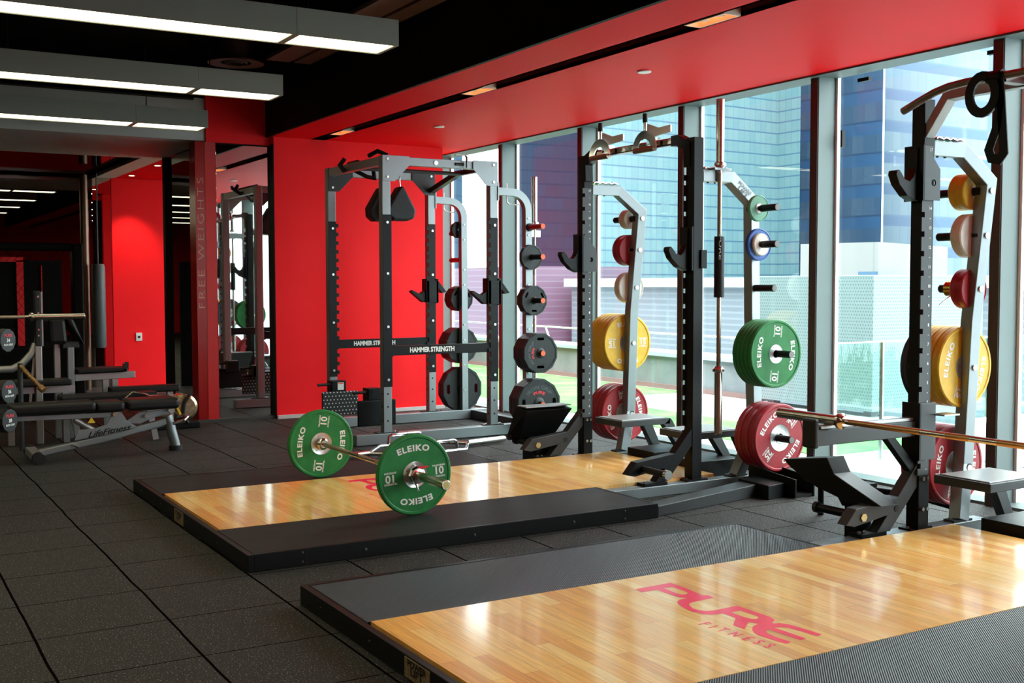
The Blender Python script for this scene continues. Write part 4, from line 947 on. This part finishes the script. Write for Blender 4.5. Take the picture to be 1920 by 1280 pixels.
MB().prism([(1.64, 9.333, .27), (1.70, 9.333, .27), (1.67, 9.333, .315)], (0, -.002, 0)).build('warning_sign', SKIN, g)
bolts(BN, [(x, 9.333, z) for x, z in ((1.85, .33), (2.10, .30), (2.29, .335))], .022)
MB().cyl((2.27, 9.38, .29), (2.335, 9.38, .03), .04, 18).build('front_leg', SILV, BN)
MB().cyl((2.335, 9.38, 0), (2.335, 9.38, .04), .055, 18).build('rubber_foot', RUB, BN)
MB().tube([(2.29, 9.28, .23), (2.38, 9.28, .25), (2.42, 9.33, .27), (2.42, 9.43, .27), (2.38, 9.48, .26)], .013, 10).build('lift_handle', CHR, BN)
MB().rtube([(1.25, 9.18, .05), (1.25, 9.60, .05)], .08, .06).build('rear_foot', SILW, BN, bevel=.01)
for y in (9.16, 9.62): MB().cyl((1.25, y - .03, .045), (1.25, y + .03, .045), .045, 20).build('wheel', RUB, BN)
MB().cyl((1.55, 9.38, .30), (1.70, 9.38, .20), .025, 14).build('adjuster', SILW, BN)
MB().cyl((1.50, 9.38, .11), (1.56, 9.30, .09), .008, 8).build('lock_pin', CHR, BN)
# second bench behind with red drink bottles
B2 = thing('flat_bench', 'low dark bench behind the silver adjustable bench', 'bench', (2.0, 10.1, 0))
pad(1.55, 2.35, 9.98, 10.22, .36, .43, B2, 'pad', .02)
MB().rtube([(1.6, 10.1, .31), (2.4, 10.1, .36)], .05, .05).build('beam', SILW, B2, bevel=.004)
for x in (1.65, 2.28): MB().rtube([(x, 10.1, .33), (x + .06, 10.1, .0)], .05, .05).build('leg', SILW, B2)
MB().tube([(2.05, 9.96, .38), (2.12, 9.94, .44), (2.22, 9.94, .42), (2.26, 9.95, .40), (2.42, 9.95, .40)], .012, 8).build('handle', BARS, B2)
# barbell bench station
BS_ = thing('bench_press_station', 'dim bench press station with silver posts at the far left', 'bench press', (1.5, 10.4, 0))
MB().box(1.40, 1.455, 10.3, 10.38, 0, .84).build('post', SILW, BS_, bevel=.006)
MB().box(1.405, 1.45, 10.29, 10.385, .84, 1.31).build('hook_plate', RUB, BS_, bevel=.006)
MB().box(1.455, 1.468, 10.3, 10.38, .84, 1.30).build('post_face', SILW, BS_)
bolts(BS_, [(1.43, 10.29, z) for z in (1.26, 1.12, 1.07, .98, .93)], .009)
MB().tube([(1.10, 10.34, .65), (1.22, 10.34, .65), (1.30, 10.34, .69), (1.38, 10.34, .78), (1.41, 10.34, .86)], .03, 14).build('curved_brace', SILW, BS_)
MB().rtube([(1.34, 10.34, .2), (1.44, 10.36, 1.15)], .02, .02).build('diagonal', SILW, BS_)
MB().rtube([(.9, 10.36, .47), (1.72, 10.36, .46)], .05, .06).build('bench_rail', SILW, BS_)
pad(.8, 1.68, 10.22, 10.5, .50, .55, BS_, 'bench_pad', .015)
for x in (1.18, 1.62): MB().box(x, x + .05, 10.34, 10.39, 0, .5).build('leg', SILW, BS_)
o = barbell('barbell', 'thin barbell racked on the dim bench press station', (.70, 10.27, 1.09), (1, 0, 0), 2.2)
PC = thing('preacher_curl_bench', 'preacher curl bench with black arm pad in front of the fight cage', 'exercise bench', (1.7, 10.6, 0))
MB().box(1.70, 1.755, 10.55, 10.6, 0, .81).build('post', SILV, PC, bevel=.005); MB().box(1.60, 1.65, 10.62, 10.67, 0, .86).build('post', SILW, PC, bevel=.005)
MB().hexa([(1.55, 10.5, .84), (1.70, 10.5, .84), (1.70, 10.9, .84), (1.55, 10.9, .84), (1.54, 10.5, 1.07), (1.68, 10.5, 1.07), (1.68, 10.9, 1.07), (1.54, 10.9, 1.07)]).build('chest_pad', VINY, PC, bevel=.03)
MB().hexa([(1.70, 10.5, 1.02), (1.84, 10.5, .82), (1.84, 10.9, .82), (1.70, 10.9, 1.02), (1.68, 10.5, 1.07), (1.74, 10.5, 1.07), (1.88, 10.9, .88), (1.70, 10.9, 1.07)]).build('arm_pad', VINY, PC, bevel=.02)
MB().box(1.66, 1.80, 10.55, 10.7, .80, .86).build('pad_bracket', CHAR, PC, bevel=.01)
MB().rtube([(1.76, 10.6, .535), (2.28, 10.6, .545)], .06, .06).build('frame_rail', SILW, PC, bevel=.004)
pad(1.78, 2.2, 10.5, 10.75, .575, .615, PC, 'seat', .012)
for x in (1.98, 2.06): MB().box(x + .02, x + .07, 10.58, 10.63, 0, .52).build('leg', SILW, PC)
for x, y in ((2.16, 10.5), (2.22, 10.7)): MB().box(x, x + .03, y, y + .03, .58, .65).build('stop_peg', RUB, PC)
rb = thing('row_handle_bar', 'short worn bar with brass-coloured end sticking out among the benches', 'handle bar', (1.35, 9.9, .6))
MB().tube([(1.24, 9.98, .70), (1.30, 9.94, .62), (1.38, 9.88, .52)], .018, 12).build('shaft', noise_col(mat('worn_brass', (150, 110, 70), .4, metal=.7), (90, 60, 40), (190, 150, 100), 60), rb)
MB().cyl((1.375, 9.885, .525), (1.40, 9.86, .50), .028, 16).build('end_cap', MATS['worn_brass'], rb)
MB().cyl((1.24, 9.99, 0), (1.24, 9.99, .72), .02, 10).build('stand', CHAR, rb)
# dumbbells on a stand at the left frame edge
dr = thing('dumbbell_stand', 'dark dumbbell stand at the left frame edge', 'rack', (.7, 8.1, 0))
for z in (.95, .60, .45): MB().box(-.6, .80, 8.0, 8.3, z - .06 if z > .5 else z - .13, z - .045 if z > .5 else z - .115).build('shelf', BLK, dr)
for x in (-.55, .72): MB().box(x, x + .05, 8.2, 8.3, 0, 1.2).build('post', BLK, dr)
def dumbbell(x, y, z, kg, label):
    t = thing('dumbbell', label, 'dumbbell', (0, 0, 0), 'dumbbells on the stand')
    X_, Y_, Z_ = x, y, z; x = y = z = 0
    for s in (-1, 1):
        me = plate2d([circ(0, 0, .072, 12, PI / 12)], .05, .006)
        h_ = MB().mesh(me, lambda c, s=s: (x + s * .10 + c.z, y + c.x, z + c.y)).build('head', PLT, t)
        if s > 0:
            f = x + .10 + .0325
            MB().mesh(text('PURE', .028, .0008, 1.2), lambda c: (f, y + c.x, z + .032 + c.y)).build('red_logo', LETR, h_)
            MB().mesh(text(kg, .032, .001, 1), lambda c: (f, y + c.x, z + .0 + c.y)).build('weight_number', LETT, h_)
            MB().mesh(text('IRON GRIP', .018, .0004, 1), lambda c: (f, y + c.x, z - .028 + c.y)).build('maker_lettering', LETT, h_)
    MB().cyl((x - .08, y, z), (x + .08, y, z), .016, 12).build('handle', CHR, t)
    t.location = (X_, Y_, Z_); t.rotation_euler = (0, 0, math.radians(-44))
for y, z, kg, l in ((8.0, 1.0, '34', 'topmost dumbbell at the left frame edge, marked 34'), (8.0, .665, '36', 'middle dumbbell at the left frame edge, marked 36'), (8.0, .475, '38', 'lowest dumbbell at the left frame edge, marked 38')):
    dumbbell(.83, 8.08, z, kg, l)
# stability / rowing drum beside the pillar
kt = thing('spin_bike_drum', 'silver-gold perforated machine drum with black strap beside the sign pillar', 'exercise machine', (2.8, 10.75, 0))
DRM = noise_col(mat('drum_gold', (200, 180, 140), .25, metal=.9), (150, 130, 95), (220, 205, 170), 30)
MB().lathe([(0, 10.72), (.10, 10.72), (.125, 10.74), (.125, 10.9), (0, 10.9)], (2.76, 0, .20), 'y', 32).build('drum', DRM, kt)
MB().tube([(2.80, 10.70, .32), (2.75, 10.70, .24), (2.74, 10.70, .14), (2.78, 10.70, .05)], .016, 10).build('strap', RUB, kt)
MB().rtube([(2.68, 10.70, .21), (2.71, 10.70, .14)], .03, .02).build('yellow_tag', SKIN, kt)
MB().box(2.45, 2.9, 10.7, 10.84, .0, .06).build('base', BLK, kt, bevel=.01)
MB().box(2.38, 2.63, 10.74, 10.84, .12, .30).build('housing', mat('champagne_shell', (170, 160, 140), .3, metal=.5), kt, bevel=.02)
pad(2.0, 2.6, 10.25, 10.4, .40, .46, thing('flat_bench', 'dark flat bench in front of the far red wall', 'bench', (2.3, 10.3, 0)), 'pad', .015)
b3 = [o for o in bpy.data.objects if o.name.startswith('flat_bench')][-1]
for x in (2.05, 2.5): MB().box(x, x + .05, 10.3, 10.35, 0, .40).build('leg', SILW, b3)
# fight cage in the back zone
cg = thing('fight_cage', 'black padded fight cage with chain-link panels and red strips in the back zone', 'cage', (1.6, 14.2, 0))
MB().box(-3, 2.44, 14.0, 14.16, 1.75, 1.84).build('top_rail', MESHM, cg, bevel=.02)
MB().box(2.33, 2.45, 13.98, 14.16, 0, 1.84).build('corner_post', MESHM, cg, bevel=.02)
MB().box(-3, 2.33, 14.02, 14.12, 0, .62).build('skirt', MESHM, cg)
lk = MB()
for k in range(-44, 60):
    for s in (1, -1):
        x = .2 + k * .075; z0, z1 = .62, 1.75
        xa, xb = (x, x + s * (z1 - z0) * .75)
        if min(xa, xb) < .6 or max(xa, xb) > 2.36: continue
        lk.cyl((xa, 14.05, z0), (xb, 14.05, z1), .0022, 4)
ck = lk.build('chain_link', MESHM, cg)
MB().box(-3, 2.4, 15.2, 15.25, 0, 1.66).build('inner_wall', MESHM, cg)
LRED = mat('cage_red_vinyl', (225, 30, 36), .5)
MB().box(1.87, 1.95, 15.18, 15.2, .6, 1.66).build('red_strip', LRED, cg); MB().box(2.155, 2.165, 15.18, 15.2, .7, 1.60).build('red_strip', LRED, cg); MB().box(1.5, 1.95, 15.18, 15.2, 1.64, 1.70).build('red_strip', LRED, cg)
bgp = thing('punching_bag', 'dark grey punching bag hanging beside the far red wall', 'punching bag', (2.93, 15.2, 1.1))
MB().lathe([(0, .55), (.07, .55), (.085, .58), (.085, 1.58), (.07, 1.62), (0, 1.62)], (2.83, 15.15, 0), 'z', 20).build('bag', mat('slate_vinyl', (70, 82, 84), .5), bgp)
MB().cyl((2.83, 15.15, 1.6), (2.83, 15.15, 2.832), .008, 6).build('chain', CHAR, bgp)

# ------------------------------------------------------------------ terrace and city outside
tf = MB().box(6.2, 9.2, -4, 20, -.12, 0).build('terrace_floor', TERR); tag(tf, 'pale stone terrace floor outside the windows', 'terrace', kind='structure')
tu = MB(); tu.box(6.6, 7.55, 6.35, 20, 0, .006); tu.box(7.55, 9.05, 11.0, 20, 0, .006); tu.box(7.55, 7.95, 6.35, 7.2, 0, .006)
tag(tu.build('artificial_turf', TURF), 'bright green artificial turf bands on the terrace', 'turf', kind='stuff')
pw = thing('parapet_wall', 'low grey parapet wall with metal handrail along the terrace edge', 'parapet', (9.1, 12, 0))
MB().box(9.1, 9.13, 9.7, 20, 0, .06).build('base_strip', mat('brown_base', (120, 96, 92), .7), pw)
MB().box(9.13, 9.3, 9.7, 20, 0, .42).build('wall', CONC, pw)
MB().box(9.08, 9.55, 9.7, 20, .42, .47).build('coping', mat('pale_coping', (144, 158, 162), .6), pw)
MB().tube([(9.12, 9.7, .712), (9.12, 20, .712)], .012, 8).build('handrail', BOLT, pw)
for y in (9.9, 11.2, 12.8, 14.4, 16): MB().rtube([(9.3, y + .12, .45), (9.13, y, .70)], .02, .02).build('rail_bracket', WHT, pw)
gb = thing('glass_balustrade', 'clear glass balustrade crossing the terrace beyond the right window', 'balustrade', (6.77, 5.92, 0))
for x0, x1 in ((6.22, 6.755), (6.785, 8.0), (8.03, 9.1)): MB().box(x0, x1, 5.915, 5.927, .02, .915).build('glass_panel', GLS2, gb)
for x in (6.77, 8.015): MB().box(x - .008, x + .008, 5.905, 5.935, 0, .92).build('post', BOLT, gb)
MB().box(6.22, 9.1, 5.908, 5.934, .915, .925).build('top_edge', BOLT, gb)
pc = thing('perforated_cabinet', 'tall pale perforated metal enclosure on the terrace', 'enclosure', (9.0, 8.0, 0))
MB().box(8.9, 10.6, 7.9, 9.6, .06, 1.44).build('screen', PERF, pc, bevel=.006)
MB().box(9.0, 9.1, 8.0, 8.1, 0, .06).build('foot', CONC, pc); MB().box(10.4, 10.5, 8.0, 8.1, 0, .06).build('foot', CONC, pc); MB().box(9.0, 9.1, 9.4, 9.5, 0, .06).build('foot', CONC, pc)
pc2 = tag(MB().box(8.2, 9.0, 17.2, 19.5, 0, 1.0).build('perforated_cabinet', PERF), 'smaller pale perforated enclosure far along the terrace', 'enclosure')
pr = thing('planter', 'white planter with spiky green-yellow grasses at the right edge', 'planter', (7.6, 5, 0))
MB().box(7.45, 9.1, 2, 5.75, 0, .30).build('trough', mat('white_planter', (228, 234, 236), .6), pr, bevel=.01)
gm = MB()
for k in range(420):
    x, y = random.uniform(7.55, 8.6), random.uniform(4.2, 5.35); h = random.uniform(.3, .62); a = random.uniform(0, 2 * PI); d = random.uniform(.05, .25)
    p0 = Vector((x, y, .28)); p1 = p0 + Vector((d * .4 * math.cos(a), d * .4 * math.sin(a), h * .6)); p2 = p0 + Vector((d * math.cos(a), d * math.sin(a), h))
    w_ = Vector((-math.sin(a), math.cos(a), 0)) * .009
    v = [gm.b.verts.new(q) for q in (p0 - w_, p0 + w_, p1 + w_ * .8, p1 - w_ * .8, p2)]; gm.face(v[:4]); gm.face([v[3], v[2], v[4]])
g_ = gm.build('grass', PLANT, pr); g_['kind'] = 'stuff'
tag(MB().box(9.2, 300, -200, 300, -30, -20).build('city_ground', CONC), 'distant ground of the city', 'ground', kind='structure')
# louvred plant building across
lv = thing('louvred_building', 'blue-grey louvred building with cream ledge just beyond the terrace', 'building', (22, 20, -10))
LOUV = facade('louvres', (138, 152, 166), (168, 182, 194), (150, 164, 180), 3.1, .16, .02, .35, rough=.6)
MB().box(20, 24, 6, 30, -12, 1.25).build('louvre_wall', LOUV, lv); MB().box(19.7, 24.3, 6, 30, 1.25, 1.5).build('ledge', mat('cream_ledge', (140, 146, 144), .6), lv)
lv2 = thing('louvred_building', 'purple-brown louvred wall beyond the terrace, left part', 'building', (19, 32, -10))
MB().box(19, 23, 30.5, 44, -12, 1.9).build('louvre_wall', facade('purple_louvres', (134, 104, 138), (160, 138, 166), (142, 114, 148), 3.1, .2, .02, .2, rough=.6), lv2)
def tower(name_l, mt, pts, z1, z0=-20, trim=None):
    t = thing('office_tower', name_l, 'building', (pts[0][0], pts[0][1], z0))
    MB().prism([(x, y, z0) for x, y in pts], (0, 0, z1 - z0)).build('facade', mt, t)
    return t
CY = facade('cyan_curtain_wall', (148, 204, 216), (104, 156, 192), (166, 216, 222), .75, 1.0, .08, .12, varf=.3)
CYD = facade('navy_curtain_wall', (100, 142, 188), (84, 122, 172), (132, 172, 208), 1.2, 3.1, .07, .06, .38)
CYL_ = facade('sky_blue_curtain_wall', (140, 190, 226), (112, 166, 214), (176, 214, 234), 1.2, 3.1, .07, .06, .3)
PUR = facade('violet_curtain_wall', (120, 146, 200), (98, 122, 180), (148, 130, 176), .9, 1.3, .08, .12)
BLU2 = facade('mid_blue_curtain_wall', (70, 132, 182), (60, 104, 160), (100, 160, 200), .9, 1.3, .08, .1)
tower('broad cyan glass office tower filling the middle windows', CY, [(51.50, 76.24), (74.77, 77.93), (74.81, 75.10), (81.61, 82.44), (63.49, 89.83)], 75)
tower('violet and blue glass office tower behind the silver rack', PUR, [(55.98, 97.01), (69.45, 95.40), (82.40, 113.18), (69.97, 121.26)], 70)
tower('dark navy office tower in the right-hand window', CYD, [(87.14, 89.61), (88.66, 77.87), (104.99, 92.62), (104.57, 107.54)], 110)
tower('sky-blue office tower beside the navy one', CYL_, [(88.76, 77.76), (106.61, 77.84), (121.15, 88.45), (106.89, 93.48)], 110)
tower('mid-blue tower at the far left window edge', BLU2, [(39.93, 80.65), (45.33, 84.63), (61.38, 114.60), (57.68, 116.50)], 60)
tower('narrow blue tower in the rightmost window', CYD, [(76.21, 56.72), (78.61, 56.82), (97.25, 70.30), (96.26, 71.65)], 30)
bb = thing('annex_building', 'cream office annex with glazed corner behind the perforated enclosure', 'building', (50, 30, -20))
CREAM = facade('cream_panels', (196, 200, 196), (166, 176, 180), (206, 208, 204), 2.4, 2.6, .03, .05, rough=.7)
a, b, c_, d_ = (43.81, 43.87), (44.99, 39.69), (54.94, 43.38), (68.86, 57.95)
MB().prism([(*p, -20) for p in (a, b, c_, d_)], (0, 0, 23.4)).build('block', CREAM, bb)
MB().prism([(p[0] * .985, p[1] * .985, -20) for p in ((44.36, 40.40), (44.62, 39.36), (48.97, 41.21))], (0, 0, 21.9)).build('glazed_corner', BLU2, bb)
